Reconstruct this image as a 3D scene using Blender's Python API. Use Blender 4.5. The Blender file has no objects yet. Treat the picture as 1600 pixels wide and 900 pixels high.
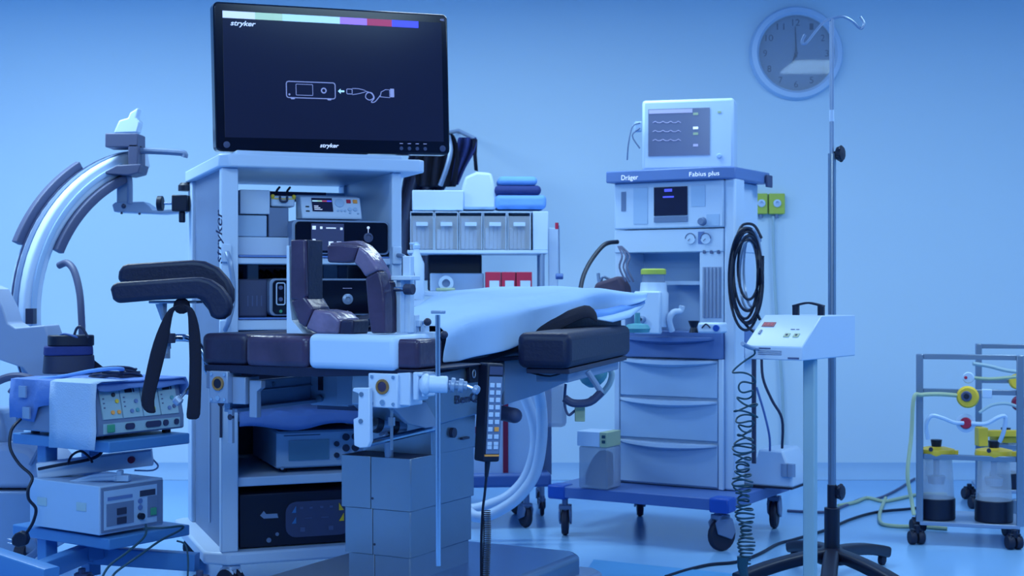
import bpy, math, random
from mathutils import Vector, Matrix
random.seed(7)
S = bpy.context.scene
COL = S.collection
PI = math.pi
# ---------------- camera, world, lights, exposure ----------------
cam = bpy.data.objects.new('camera', bpy.data.cameras.new('camera'))
COL.objects.link(cam); S.camera = cam
cam.location = (0, 0, 1.0); cam.rotation_euler = (PI/2, 0, 0)
cam.data.lens = 50; cam.data.sensor_width = 36
cam.data.dof.use_dof = True; cam.data.dof.focus_distance = 3.95; cam.data.dof.aperture_fstop = 6.3
cam.data.clip_start = 0.05
S.view_settings.view_transform = 'Standard'; S.view_settings.look = 'None'
S.view_settings.gamma = 1.0; S.view_settings.use_curve_mapping = False
S.view_settings.exposure = -0.20
world = bpy.data.worlds.new('world'); S.world = world; world.use_nodes = True
world.node_tree.nodes['Background'].inputs[0].default_value = (0.25, 0.45, 1, 1)
world.node_tree.nodes['Background'].inputs[1].default_value = 0.3
LIGHT = (0.84, 1.0, 1.0)
def area(name, loc, sx, sy, power, rot=(0, 0, 0), col=LIGHT):
    l = bpy.data.lights.new(name, 'AREA'); l.shape = 'RECTANGLE'; l.size = sx; l.size_y = sy
    l.energy = power; l.color = col
    o = bpy.data.objects.new(name, l); COL.objects.link(o); o.location = loc; o.rotation_euler = rot
    return o
area('ceiling_or_fill_lamp', (-2.2, 5.3, 2.53), 1.2, 0.6, 66)
area('ceiling_or_fill_lamp', (0.15, 5.6, 2.53), 1.2, 0.6, 30)
area('ceiling_or_fill_lamp', (2.5, 5.0, 2.53), 1.2, 0.6, 38)
area('ceiling_or_fill_lamp', (-1.3, 2.6, 2.53), 1.2, 0.6, 28)
area('ceiling_or_fill_lamp', (1.2, 2.6, 2.53), 1.2, 0.6, 24)
area('ceiling_or_fill_lamp', (0, 0.2, 2.4), 2.4, 1.0, 64, (math.radians(55), 0, 0))  # fill light added above the camera, tilted forward to brighten front faces

FX = 2222.22; HC = 1.0
def W(px, py, Y): return Vector(((px-800)*Y/FX, Y, HC-(py-450)*Y/FX))
class Frame:
    def __init__(s, x, y, deg, z=0):
        s.loc = Vector((x, y, z)); s.r = math.radians(deg)
        s.M = Matrix.Translation(s.loc) @ Matrix.Rotation(s.r, 4, 'Z'); s.i = s.M.inverted()
        s.o = s.i @ Vector((0, 0, HC))
    def hit(s, px, py, ax, v):
        d = s.i.to_3x3() @ Vector(((px-800)/FX, 1, -(py-450)/FX))
        return s.o + d*((v-s.o[ax])/d[ax])
    def X(s, px, py, v): return s.hit(px, py, 0, v)
    def Y(s, px, py, v): return s.hit(px, py, 1, v)
    def Z(s, px, py, v): return s.hit(px, py, 2, v)
    def L(s, px, py, Y): return s.i @ W(px, py, Y)
WF = Frame(0, 0, 0)

def smooth_path(pts, k=6, closed=False):
    pts = [Vector(p) for p in pts]; n = len(pts); out = []
    rng = n if closed else n-1
    for i in range(rng):
        if closed: p0, p1, p2, p3 = pts[i-1], pts[i], pts[(i+1) % n], pts[(i+2) % n]
        else: p0, p1, p2, p3 = pts[max(i-1, 0)], pts[i], pts[i+1], pts[min(i+2, n-1)]
        for j in range(k):
            t = j/k
            out.append(0.5*((2*p1)+(p2-p0)*t+(2*p0-5*p1+4*p2-p3)*t*t+(3*p1-p0-3*p2+p3)*t**3))
    if not closed: out.append(pts[-1])
    return out

class G:
    def __init__(s, m=None): s.v = []; s.f = []; s.mi = []; s.m = m or Matrix.Identity(4); s.cur = 0
    def add(s, vs, fs):
        b = len(s.v); s.v += [s.m @ Vector(v) for v in vs]
        s.f += [[i+b for i in f] for f in fs]; s.mi += [s.cur]*len(fs); return s
    def box(s, x0, x1, y0, y1, z0, z1):
        if x0 > x1: x0, x1 = x1, x0
        if y0 > y1: y0, y1 = y1, y0
        if z0 > z1: z0, z1 = z1, z0
        vs = [(x, y, z) for z in (z0, z1) for x, y in ((x0, y0), (x1, y0), (x1, y1), (x0, y1))]
        return s.add(vs, [(0, 3, 2, 1), (4, 5, 6, 7), (0, 1, 5, 4), (1, 2, 6, 5), (2, 3, 7, 6), (3, 0, 4, 7)])
    def prism(s, poly, ax, a, b):
        """poly: list of 2D points in the plane normal to ax (x: (y,z); y: (x,z); z: (x,y))"""
        def mk(p, t):
            return {'x': (t, p[0], p[1]), 'y': (p[0], t, p[1]), 'z': (p[0], p[1], t)}[ax]
        n = len(poly); vs = [mk(p, a) for p in poly]+[mk(p, b) for p in poly]
        fs = [tuple(range(n))[::-1], tuple(range(n, 2*n))]+[(i, (i+1) % n, n+(i+1) % n, n+i) for i in range(n)]
        return s.add(vs, fs)
    def cyl(s, a, b, r, r2=None, n=16):
        a = Vector(a); b = Vector(b); r2 = r if r2 is None else r2
        d = (b-a).normalized(); u = d.orthogonal().normalized(); w = d.cross(u)
        vs = []
        for c, rr in ((a, r), (b, r2)):
            for i in range(n):
                t = 2*PI*i/n; vs.append(c+(u*math.cos(t)+w*math.sin(t))*rr)
        return s.add(vs, [tuple(range(n))[::-1], tuple(range(n, 2*n))]+[(i, (i+1) % n, n+(i+1) % n, n+i) for i in range(n)])
    def tube(s, pts, r, n=8, closed=False, sm=0):
        if sm: pts = smooth_path(pts, sm, closed)
        pts = [Vector(p) for p in pts]; m = len(pts); vs = []; u = None
        for i in range(m):
            a = pts[i-1] if (i > 0 or closed) else pts[i]; b = pts[(i+1) % m] if (i < m-1 or closed) else pts[i]
            d = (b-a).normalized()
            if u is None: u = d.orthogonal().normalized()
            u = (u-d*u.dot(d)).normalized(); w = d.cross(u)
            rr = r(i/(m-1)) if callable(r) else r
            for k in range(n):
                t = 2*PI*k/n; vs.append(pts[i]+(u*math.cos(t)+w*math.sin(t))*rr)
        fs = []
        for i in range(m if closed else m-1):
            j = (i+1) % m
            for k in range(n): fs.append((i*n+k, i*n+(k+1) % n, j*n+(k+1) % n, j*n+k))
        if not closed: fs += [tuple(range(n))[::-1], tuple(range((m-1)*n, m*n))]
        return s.add(vs, fs)
    def sweep(s, pts, side, w, t, rad=0.3, sm=0, nr=None):
        """rounded-rectangle section: w along 'side' vector, t across"""
        if sm: pts = smooth_path(pts, sm)
        pts = [Vector(p) for p in pts]; side = Vector(side).normalized(); sec = []
        r = rad*min(w, t)
        for cx, cy, a0 in ((w/2-r, t/2-r, 0), (-w/2+r, t/2-r, 90), (-w/2+r, -t/2+r, 180), (w/2-r, -t/2+r, 270)):
            for k in range(4):
                a = math.radians(a0+30*k); sec.append((cx+r*math.cos(a), cy+r*math.sin(a)))
        n = len(sec); vs = []; m = len(pts)
        for i in range(m):
            d = (pts[min(i+1, m-1)]-pts[max(i-1, 0)]).normalized(); nn = d.cross(side).normalized()
            sd = nn.cross(d).normalized()
            for a, b in sec: vs.append(pts[i]+sd*a+nn*b)
        fs = [(i*n+k, i*n+(k+1) % n, (i+1)*n+(k+1) % n, (i+1)*n+k) for i in range(m-1) for k in range(n)]
        fs += [tuple(range(n))[::-1], tuple(range((m-1)*n, m*n))]
        return s.add(vs, fs)
    def lathe(s, prof, c=(0, 0, 0), n=24, ax=(0, 0, 1), cap=True):
        c = Vector(c); q = Vector((0, 0, 1)).rotation_difference(Vector(ax)); vs = []
        for r, z in prof:
            for i in range(n):
                t = 2*PI*i/n; vs.append(c+q @ Vector((r*math.cos(t), r*math.sin(t), z)))
        m = len(prof)
        fs = [(i*n+k, i*n+(k+1) % n, (i+1)*n+(k+1) % n, (i+1)*n+k) for i in range(m-1) for k in range(n)]
        if cap: fs += [tuple(range(n))[::-1], tuple(range((m-1)*n, m*n))]
        return s.add(vs, fs)
    def ball(s, c, r, n=14):
        return s.lathe([(max(r*math.sin(PI*i/8), 1e-4), -r*math.cos(PI*i/8)) for i in range(9)], c, n)
    def grid(s, rows, thick=0):
        m = len(rows); n = len(rows[0]); vs = [p for r in rows for p in r]
        return s.add(vs, [(i*n+j, i*n+j+1, (i+1)*n+j+1, (i+1)*n+j) for i in range(m-1) for j in range(n-1)])
    def build(s, name, mat, parent=None, bevel=0, seg=2, solid=0, subd=0, recalc=True, sharp=35):
        me = bpy.data.meshes.new(name)
        me.from_pydata([tuple(v) for v in s.v], [], [tuple(f) for f in s.f])
        mats = mat if isinstance(mat, (list, tuple)) else [mat]
        for m in mats: me.materials.append(M[m])
        me.polygons.foreach_set('material_index', s.mi)
        if recalc:
            import bmesh
            bm = bmesh.new(); bm.from_mesh(me); bmesh.ops.recalc_face_normals(bm, faces=bm.faces); bm.to_mesh(me); bm.free()
        me.polygons.foreach_set('use_smooth', [True]*len(me.polygons))
        me.set_sharp_from_angle(angle=math.radians(sharp))
        o = bpy.data.objects.new(name, me); COL.objects.link(o)
        if parent: o.parent = parent
        if solid:
            md = o.modifiers.new('solid', 'SOLIDIFY'); md.thickness = solid; md.offset = 0
        if bevel:
            md = o.modifiers.new('bevel', 'BEVEL'); md.width = bevel; md.segments = seg; md.limit_method = 'ANGLE'; md.angle_limit = math.radians(40)
        if subd:
            md = o.modifiers.new('sub', 'SUBSURF'); md.levels = subd; md.render_levels = subd
        me.update()
        return o

def thing(name, label, cat, fr, group=None):
    o = bpy.data.objects.new(name, None); COL.objects.link(o)
    o.location = fr.loc; o.rotation_euler = (0, 0, fr.r); o.empty_display_size = 0.1
    o['label'] = label; o['category'] = cat
    if group: o['group'] = group
    return o
def tag(o, label, cat, group=None):
    o['label'] = label; o['category'] = cat
    if group: o['group'] = group
    return o
def struct(o): o['kind'] = 'structure'; return o

# ---------------- materials ----------------
M = {}
def mat(name, col, rough=0.5, metal=0.0, bump=0.0, bscale=60, var=0.06, vscale=4, emis=None, estr=0, alpha=1, trans=0, coat=0, spec=0.5):
    m = bpy.data.materials.new(name); m.use_nodes = True; nt = m.node_tree; n = nt.nodes; l = nt.links
    b = n['Principled BSDF']
    b.inputs['Roughness'].default_value = rough; b.inputs['Metallic'].default_value = metal
    b.inputs['Specular IOR Level'].default_value = spec
    b.inputs['Specular Tint'].default_value = (.5, .72, 1, 1)
    if coat: b.inputs['Coat Weight'].default_value = coat; b.inputs['Coat Roughness'].default_value = .12
    if trans: b.inputs['Transmission Weight'].default_value = trans; b.inputs['IOR'].default_value = 1.3
    if alpha < 1: b.inputs['Alpha'].default_value = alpha
    tc = n.new('ShaderNodeTexCoord')
    nz = n.new('ShaderNodeTexNoise'); nz.inputs['Scale'].default_value = vscale; nz.inputs['Detail'].default_value = 4
    l.new(tc.outputs['Object'], nz.inputs['Vector'])
    mx = n.new('ShaderNodeMix'); mx.data_type = 'RGBA'
    c = Vector(col); lo = c*(1-var*1.6); hi = c*(1+var)
    mx.inputs[6].default_value = (*lo, 1); mx.inputs[7].default_value = (*[min(x, 1) for x in hi], 1)
    l.new(nz.outputs['Fac'], mx.inputs[0]); l.new(mx.outputs[2], b.inputs['Base Color'])
    if bump:
        nb = n.new('ShaderNodeTexNoise'); nb.inputs['Scale'].default_value = bscale; nb.inputs['Detail'].default_value = 3
        l.new(tc.outputs['Object'], nb.inputs['Vector'])
        bp = n.new('ShaderNodeBump'); bp.inputs['Strength'].default_value = bump; bp.inputs['Distance'].default_value = 0.01
        l.new(nb.outputs['Fac'], bp.inputs['Height']); l.new(bp.outputs['Normal'], b.inputs['Normal'])
    if emis: b.inputs['Emission Color'].default_value = (*emis, 1); b.inputs['Emission Strength'].default_value = estr
    M[name] = m; return m
mat('wall', (.47, .69, .90), .75, var=.02, vscale=1)
mat('ceiling', (.46, .64, .86), .8)
mat('floor', (.20, .46, .86), .25, var=.05, vscale=1.2, coat=.15)
mat('mat_blue', (.08, .32, .70), .5)
mat('white', (.42, .62, .90), .38, var=.03)
mat('white_matte', (.44, .63, .90), .7, var=.03)
mat('offwhite', (.30, .50, .80), .45, var=.04)
mat('pale_green', (.24, .44, .60), .5, var=.03)
mat('grey', (.12, .20, .38), .45)
mat('midgrey', (.065, .088, .19), .5)
mat('darkgrey', (.022, .030, .075), .5)
mat('slate', (.045, .065, .16), .5)
mat('silver', (.21, .33, .54), .32, metal=.25, var=.05)
mat('steel', (.22, .32, .45), .30, metal=.8, var=.08, vscale=3)
mat('chrome', (.44, .57, .74), .16, metal=1)
mat('brass', (.40, .22, .08), .35, metal=.7)
mat('black', (.005, .007, .024), .45)
mat('black_gloss', (.003, .004, .014), .14, coat=.15, spec=.35)
mat('rubber', (.012, .014, .035), .6)
mat('fabric_black', (.006, .007, .022), .9, bump=.2, bscale=300)
mat('vinyl_black', (.006, .009, .040), .5, bump=.12, bscale=90, var=.15)
mat('vinyl_dark', (.018, .018, .055), .42, bump=.35, bscale=22, var=.3, vscale=9)
mat('leather', (.046, .038, .095), .28, bump=.7, bscale=13, var=.45, vscale=11)
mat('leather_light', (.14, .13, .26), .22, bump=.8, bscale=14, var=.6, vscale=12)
mat('leather_glare', (.38, .60, .92), .45, bump=.15, bscale=12, var=.03)  # burnt-out highlight of the seat leather, put into an even pale colour
mat('blue_paint', (.050, .20, .52), .4, var=.05)
mat('blue_royal', (.060, .14, .42), .4, var=.05)
mat('blue_corner', (.012, .075, .45), .4)
mat('blue_band', (.095, .19, .48), .4)
mat('cloth_blue', (.10, .22, .60), .85, bump=.3, bscale=40, var=.1)
mat('cloth_sky', (.13, .34, .85), .85, bump=.2, bscale=30, var=.12)
mat('cloth_navy', (.022, .04, .20), .85, bump=.3, bscale=40)
mat('drape', (.31, .54, .90), .8, bump=.5, bscale=7, var=.10, vscale=2.5)
mat('towel', (.34, .52, .80), .9, bump=.3, bscale=200)
mat('red', (.38, .015, .06), .5)
mat('dark_red', (.20, .012, .05), .45)
mat('yellow', (.66, .52, .04), .45)
mat('warm_grey', (.25, .36, .58), .5)
mat('lime', (.36, .52, .08), .45)
mat('orange', (.75, .35, .08), .5)
mat('green_dark', (.010, .055, .10), .5)
mat('green_switch', (.04, .30, .20), .4)
mat('teal', (.07, .30, .42), .5)
mat('brown', (.07, .06, .11), .8)
mat('hose_pale', (.32, .50, .62), .5)
mat('tube_yellow', (.34, .48, .36), .5)
mat('ink', (.02, .03, .10), .6)
mat('ink_mid', (.07, .11, .26), .6)
mat('clear', (.55, .70, .90), .12, alpha=.30, spec=.6)
mat('glass', (.7, .85, 1), .03, alpha=.12, spec=1.0)
mat('frosted', (.28, .40, .62), .5, alpha=.55)
mat('clock_face', (.15, .24, .42), .5)
mat('screen_dark', (.003, .006, .02), .16, emis=(.007, .012, .045), estr=.9, spec=.25)
mat('screen_grey', (.08, .12, .24), .15, emis=(.10, .15, .34), estr=.3)
mat('screen_blue', (.03, .12, .28), .3, emis=(.03, .12, .3), estr=.25)
mat('ui_white', (.7, .8, 1), .5, emis=(.55, .68, 1), estr=.75)
mat('ui_line', (.3, .35, .6), .5, emis=(.16, .20, .42), estr=.8)
mat('ui_cyan', (.5, .8, .9), .5, emis=(.34, .62, .85), estr=.85)
mat('ui_lime', (.5, .7, .5), .5, emis=(.28, .50, .42), estr=.8)
mat('ui_purple', (.4, .2, .9), .5, emis=(.30, .20, .90), estr=.8)
mat('ui_red', (.4, .05, .12), .5, emis=(.34, .06, .16), estr=.8)
mat('ui_blue', (.1, .1, .9), .5, emis=(.07, .10, .90), estr=.8)
mat('ui_panel', (.02, .03, .09), .2, emis=(.03, .05, .13), estr=.7)

# ---------------- text ----------------
def text(body, width, height, m, parent, mtx, name='lettering', extrude=.0006, shear=0, bold=0):
    cu = bpy.data.curves.new('txt', 'FONT'); cu.body = body; cu.size = 1; cu.extrude = 0; cu.shear = shear; cu.offset = bold
    o = bpy.data.objects.new('txt', cu); COL.objects.link(o)
    dg = bpy.context.evaluated_depsgraph_get(); dg.update()
    me = bpy.data.meshes.new_from_object(o.evaluated_get(dg))
    bpy.data.objects.remove(o); bpy.data.curves.remove(cu)
    xs = [v.co.x for v in me.vertices]; ys = [v.co.y for v in me.vertices]
    x0, x1, y0, y1 = min(xs), max(xs), min(ys), max(ys)
    for v in me.vertices:
        v.co = mtx @ Vector(((v.co.x-x0)/(x1-x0)*width, (v.co.y-y0)/(y1-y0)*height, extrude))
    me.name = name; me.materials.clear(); me.materials.append(M[m])
    t = bpy.data.objects.new(name, me); COL.objects.link(t)
    if parent: t.parent = parent
    return t
RXP = Matrix.Rotation(PI/2, 4, 'X')
def on_front(x, y, z): return Matrix.Translation((x, y, z)) @ RXP
def ftext(body, fr, x0, y0, x1, y1, yl, m, parent, **k):
    """text on the local plane y=yl, spanning photo columns x0..x1, top y0, bottom y1"""
    a = fr.Y(x0, y1, yl); b = fr.Y(x1, y1, yl); c = fr.Y(x0, y0, yl)
    return text(body, abs(b.x-a.x), abs(c.z-a.z), m, parent, on_front(a.x, yl, a.z), **k)
def fb(g, fr, x0, y0, x1, y1, yl, d):
    a = fr.Y(x0, y0, yl); b = fr.Y(x1, y1, yl); return g.box(a.x, b.x, yl, yl+d, b.z, a.z)
def rrect(x0, x1, z0, z1, r, n=5):
    p = []
    for cx, cz, a0 in ((x1-r, z1-r, 0), (x0+r, z1-r, 90), (x0+r, z0+r, 180), (x1-r, z0+r, 270)):
        for k in range(n): a = math.radians(a0+90*k/(n-1)); p.append((cx+r*math.cos(a), cz+r*math.sin(a)))
    return p
def caster(parent, x, y, zt, r=.045, w=.025, hood='white', wheel='rubber', yaw=0, double=False):
    c, s_ = math.cos(yaw), math.sin(yaw)
    mm = Matrix.Translation((x, y, 0)) @ Matrix.Rotation(yaw, 4, 'Z')
    g = G(mm); g.cyl((0, 0, zt), (0, 0, r*1.6), .012, n=10)
    g.prism([(-r*.3, r*1.1), (r*.75, r*.7), (r*1.05, r*1.2), (r*.8, r*2.0), (0, min(r*2.3, zt)), (-r*.5, r*1.8)], 'x', -w*.75, -w*.5)
    g.prism([(-r*.3, r*1.1), (r*.75, r*.7), (r*1.05, r*1.2), (r*.8, r*2.0), (0, min(r*2.3, zt)), (-r*.5, r*1.8)], 'x', w*.5, w*.75)
    g.box(-w*.75, w*.75, -r*.3, r*.6, r*1.95, min(r*2.25, zt))
    p = g.build('caster', hood, parent, bevel=.003)
    g = G(mm)
    q = (.55*r, .9*r, r, r, .9*r, .55*r)
    if double:
        for d in (-w*.55, w*.55):
            g.lathe([(q[0], -w*.42), (q[1], -w*.4), (q[2], -w*.2), (q[3], w*.2), (q[4], w*.4), (q[5], w*.42)], (d, r*.25, r), 18, (1, 0, 0))
    else:
        g.lathe([(q[0], -w*.45), (q[1], -w*.4), (q[2], -w*.2), (q[3], w*.2), (q[4], w*.4), (q[5], w*.45)], (0, r*.25, r), 20, (1, 0, 0))
    g.build('wheel', wheel, p)
    return p
def buttons(g, fr, pts, yl, r=.005, d=.004):
    for px, py in pts:
        a = fr.Y(px, py, yl); g.cyl((a.x, yl, a.z), (a.x, yl-d, a.z), r, n=12)

# ---------------- the setting ----------------
WB = 7.46; XL = -4.0; XR = 4.0; YB = -2.6; ZC = 2.58
struct(G().box(XL-.1, XR+.1, YB-.1, WB+.1, -.1, 0).build('floor', 'floor'))
struct(G().box(XL-.1, XR+.1, YB-.1, WB+.1, ZC, ZC+.1).build('ceiling', 'ceiling'))
struct(G().box(XL-.1, XR+.1, WB, WB+.1, 0, ZC).build('wall_back', 'wall'))
struct(G().box(XL-.1, XL, YB, WB, 0, ZC).build('wall_left', 'wall'))
struct(G().box(XR, XR+.1, YB, WB, 0, ZC).build('wall_right', 'wall'))
struct(G().box(XL-.1, XR+.1, YB-.1, YB, 0, ZC).build('wall_front', 'wall'))
g = G(); g.prism([(WB-.012, .085), (WB-.012, .06), (WB-.03, .02), (WB-.06, .001), (WB, .001), (WB, .085)], 'x', XL, XR)
mat('skirting', (.28, .50, .80), .7); struct(g.build('baseboard_back', 'skirting'))
g = G(); g.prism([(.30, 5.22), (1.25, 4.70), (1.05, 3.0), (-.1, 3.0)], 'z', 0, .004)
tag(g.build('floor_mat', 'mat_blue'), 'flat pale blue floor mat edge beside the operating table base', 'mat')

def rebase(o):
    me = o.data
    if o.type != 'MESH' or not me.vertices or o.parent: return
    xs = [v.co.x for v in me.vertices]; ys = [v.co.y for v in me.vertices]; zs = [v.co.z for v in me.vertices]
    c = Vector(((min(xs)+max(xs))/2, (min(ys)+max(ys))/2, min(zs)))
    me.transform(Matrix.Translation(-c)); o.location = c
def single(g, name, m, label, cat, group=None, **k):
    o = g.build(name, m, **k); tag(o, label, cat, group); rebase(o); return o
def sub(fr, x, y, z=0, deg=0):
    w = fr.M @ Vector((x, y, z)); return Frame(w.x, w.y, math.degrees(fr.r)+deg, w.z)

# ================= tall video cart =================
VC = Frame(-.932, 4.57, 21)
vc = thing('video_cart', 'tall white wheeled equipment cart with shelves standing behind the operating table', 'cart', VC)
W_, D_ = .66, .75
g = G(); g.prism([(.02, 0), (W_+.02, 0), (W_+.05, .03), (W_+.05, D_), (W_+.02, D_+.03), (-.02, D_+.03), (-.05, D_), (-.05, .06)], 'z', .105, .146)
g.build('base_plate', 'white', vc, bevel=.008)
g = G(); g.prism([(.02, -.02), (W_, -.02), (W_+.02, 0), (W_+.02, D_), (-.01, D_), (-.01, .01)], 'z', 1.389, 1.432)
g.build('top_plate', 'white', vc, bevel=.006)
g = G(); g.box(.05, W_-.05, .02, D_-.1, 1.432, 1.447); g.build('top_riser', 'white', vc, bevel=.004)
for x0, x1, y0, y1 in ((0, .055, 0, .055), (0, .055, D_-.10, D_), (W_-.090, W_-.055, 0, .05), (W_-.090, W_-.055, D_-.10, D_)):
    G().box(x0, x1, y0+.012, y1, .146, 1.389).build('post', 'white', vc, bevel=.005)
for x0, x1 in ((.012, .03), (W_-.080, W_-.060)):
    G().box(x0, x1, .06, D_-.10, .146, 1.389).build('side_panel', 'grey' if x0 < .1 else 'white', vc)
g = G(); g.box(.05, .575, D_-.05, D_-.03, .146, 1.10); g.build('back_panel', 'midgrey', vc)
g = G(); g.box(.05, .50, D_-.09, D_-.04, 1.325, 1.36); g.build('back_beam', 'slate', vc)
G().box(.50, .575, D_-.08, D_-.06, 1.10, 1.36).build('back_cheek', 'white', vc)
for z0, z1 in ((1.078, 1.10), (.862, .897), (.565, .59), (.353, .383)):
    g = G(); g.box(.055, W_-.082, .035, D_-.06, z0, z1); g.build('shelf', 'white', vc, bevel=.004)
for x, y in ((.04, .03), (W_-.03, .03), (.03, D_-.05), (W_-.03, D_-.05)):
    caster(vc, x, y, .105, .045, .03, 'white', 'rubber', yaw=.6, double=True)
# chrome grab handles on both front posts
for x0, pts in ((.045, [(355, 395), (359, 408), (364, 440), (364, 470), (358, 500), (352, 515)]), (.62, [(622, 399), (632, 402), (641, 416), (646, 440), (643, 462), (636, 480)])):
    g = G()
    P = [VC.Y(px, py, -.012-(.03 if 0 < i < 5 else 0)) for i, (px, py) in enumerate(pts)]
    g.tube(P, .008, 10, sm=5)
    h = g.build('grab_handle', 'silver', vc)
    g = G()
    for p in (P[0], P[-1]): G().box(p.x-.016, p.x+.016, -.004, .014, p.z-.03, p.z+.03).build('handle_plate', 'white', h, bevel=.004)
# vertical lettering on the left front post (reads upward) and a slotted channel on the left panel
a = VC.Y(350, 412, .010)
text('stryker', .175, .026, 'ink', vc, Matrix.Translation((a.x, .0105, a.z)) @ RXP @ Matrix.Rotation(PI/2, 4, 'Z'), shear=.25, bold=.01)
g = G(); g.box(.008, .012, .30, .315, .20, .66); g.build('cable_channel', 'silver', vc)
g = G(); a = VC.Y(345, 640, .01); g.box(a.x-.004, a.x+.004, .005, .012, a.z-.09, a.z+.06); g.cyl((a.x, .004, a.z+.02), (a.x, .012, a.z+.02), .010); g.build('latch_slot', 'darkgrey', vc)
# side clamp with black knob on the left rear
g = G(); p = W(276, 318, 5.22); g.m = VC.i
g.box(p.x-.012, p.x+.045, p.y-.03, p.y+.03, p.z-.03, p.z+.03); g.cyl(p+Vector((.02, 0, -.03)), p+Vector((.02, 0, -.07)), .012)
c = g.build('side_clamp', 'black', vc, bevel=.004)
g = G(VC.i); g.cyl(p, p-Vector((.055, 0, 0)), .005); g.build('clamp_shaft', 'chrome', c)
g = G(VC.i); q = p-Vector((.05, 0, 0)); g.cyl(q, q-Vector((.020, 0, 0)), .028, n=20); g.build('clamp_knob', 'black', c, bevel=.003)
g = G(VC.i); p = W(287, 290, 5.25); g.lathe([(.03, 0), (.03, .02), (.02, .03)], p+Vector((.01, 0, -.02)), 16); g.build('corner_bumper', 'black', vc)

# blue cloths lying on shelves
g = G(VC.M); g.box(.06, .45, .03, .60, 1.101, 1.107); g.box(.45, .575, .05, .60, 1.101, 1.106); single(g, 'shelf_liner', 'cloth_blue', 'blue cloth liner on the upper shelf under the touch screen console', 'cloth')
g = G(VC.M)
rows = []
for j in range(8):
    y = [.012, .008, .012, .03, .15, .3, .45, .6][j]
    row = []
    for i in range(25):
        x = .058+.51*i/24
        z = .5935+.003*math.sin(i*1.3)
        if j < 3: z = .5935-[.050, .034, .012][j]+.010*math.sin(i*.45+1)*(3-j)/3
        row.append((x, y-.004*math.sin(i*.8)*(j < 3), z))
    rows.append(row)
g.grid(rows); single(g, 'blue_sheet', 'cloth_blue', 'blue sheet spilling over the shelf edge above the grey beige monitor unit', 'sheet', solid=.004)
g = G(VC.M); g.box(.06, .45, .03, .60, .898, .903); single(g, 'shelf_liner', 'cloth_blue', 'thin blue liner under the console with the white port frame', 'cloth')

# small boxes on the upper shelf
def vbox(px0, py0, px1, py1, y, d, m, name, label, cat, group=None, bevel=.003, zb=None):
    a = VC.Y(px0, py0, y); b = VC.Y(px1, py1, y); z0 = b.z if zb is None else zb
    g = G(VC.M); g.box(a.x, b.x, y, y+d, z0, a.z)
    return single(g, name, m, label, cat, group, bevel=bevel)
zlb = VC.Y(400, 370, .10).z
vbox(371, 370, 456, 397, .10, .25, 'white', 'equipment_case', 'long low white case at the bottom of the carton stack on the upper shelf', 'case', zb=1.108)
z1 = VC.Y(400, 335, .12).z
vbox(371, 336, 417, 369, .12, .22, 'offwhite', 'carton', 'pale grey carton below the white carton on the upper cart shelf', 'box', 'cartons on the upper shelf', zb=zlb+.001)
vbox(420, 324, 451, 369, .12, .22, 'grey', 'carton', 'narrow grey carton standing under the small yellow-cornered camera unit', 'box', 'cartons on the upper shelf', zb=zlb+.001)
vbox(375, 296, 422, 335, .12, .22, 'white', 'carton', 'white carton topmost of the stack behind the left post', 'box', 'cartons on the upper shelf', zb=z1+.001)
# warning carton with triangle
fr = sub(VC, 0, 0); a = VC.Y(361, 302, .22); b = VC.Y(372, 321, .22)
g = G(VC.M); g.box(a.x-.01, b.x, .23, .40, 1.108, a.z+.004)
t = single(g, 'warning_carton', 'ink_mid', 'dark carton with a red warning triangle, against the left post', 'box', bevel=.002)
g = G(t.matrix_basis.inverted() @ VC.M)
cx = (a.x+b.x)/2; g.tube([(cx-.012, .2285, b.z+.004), (cx+.012, .2285, b.z+.004), (cx, .2285, b.z+.030)], .0014, 6, closed=True)
g.tube([(cx-.012, .2285, b.z-.050), (cx+.012, .2285, b.z-.050), (cx, .2285, b.z-.026)], .0014, 6, closed=True); g.build('warning_triangle', 'red', t)
# small camera unit on the narrow carton
c0 = VC.Y(424, 300, .13); c1 = VC.Y(461, 322, .13); fr = sub(VC, c0.x, .13, VC.Y(435, 323.5, .12).z)
t = thing('camera_unit', 'small white camera coupler unit with yellow corners on the narrow grey carton', 'medical device', fr)
w = c1.x-c0.x; h = c0.z-c1.z
G().box(0, w, 0, .09, .002, h*.85).build('body', 'white', t, bevel=.006)
g = G()
for x in (.004, w-.004): g.ball((x, -.002, h*.80), .007)
g.box(0, w, -.003, 0, h*.60, h*.66); g.build('corner_trim', 'yellow', t)
g = G(); g.tube([(w*.35, -.005, h*.8), (w*.38, -.008, h*.45), (w*.62, -.008, h*.45), (w*.65, -.005, h*.8)], .004, 8, sm=4); g.build('handle', 'darkgrey', t)
g = G()
for x in (.3, .75): g.tube([(w*x, .04, h*.8), (w*x+.004, .05, h*1.25), (w*x+.02, .08, h*1.6)], .004, 8, sm=4)
g.build('cable', 'black', t)
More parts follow.
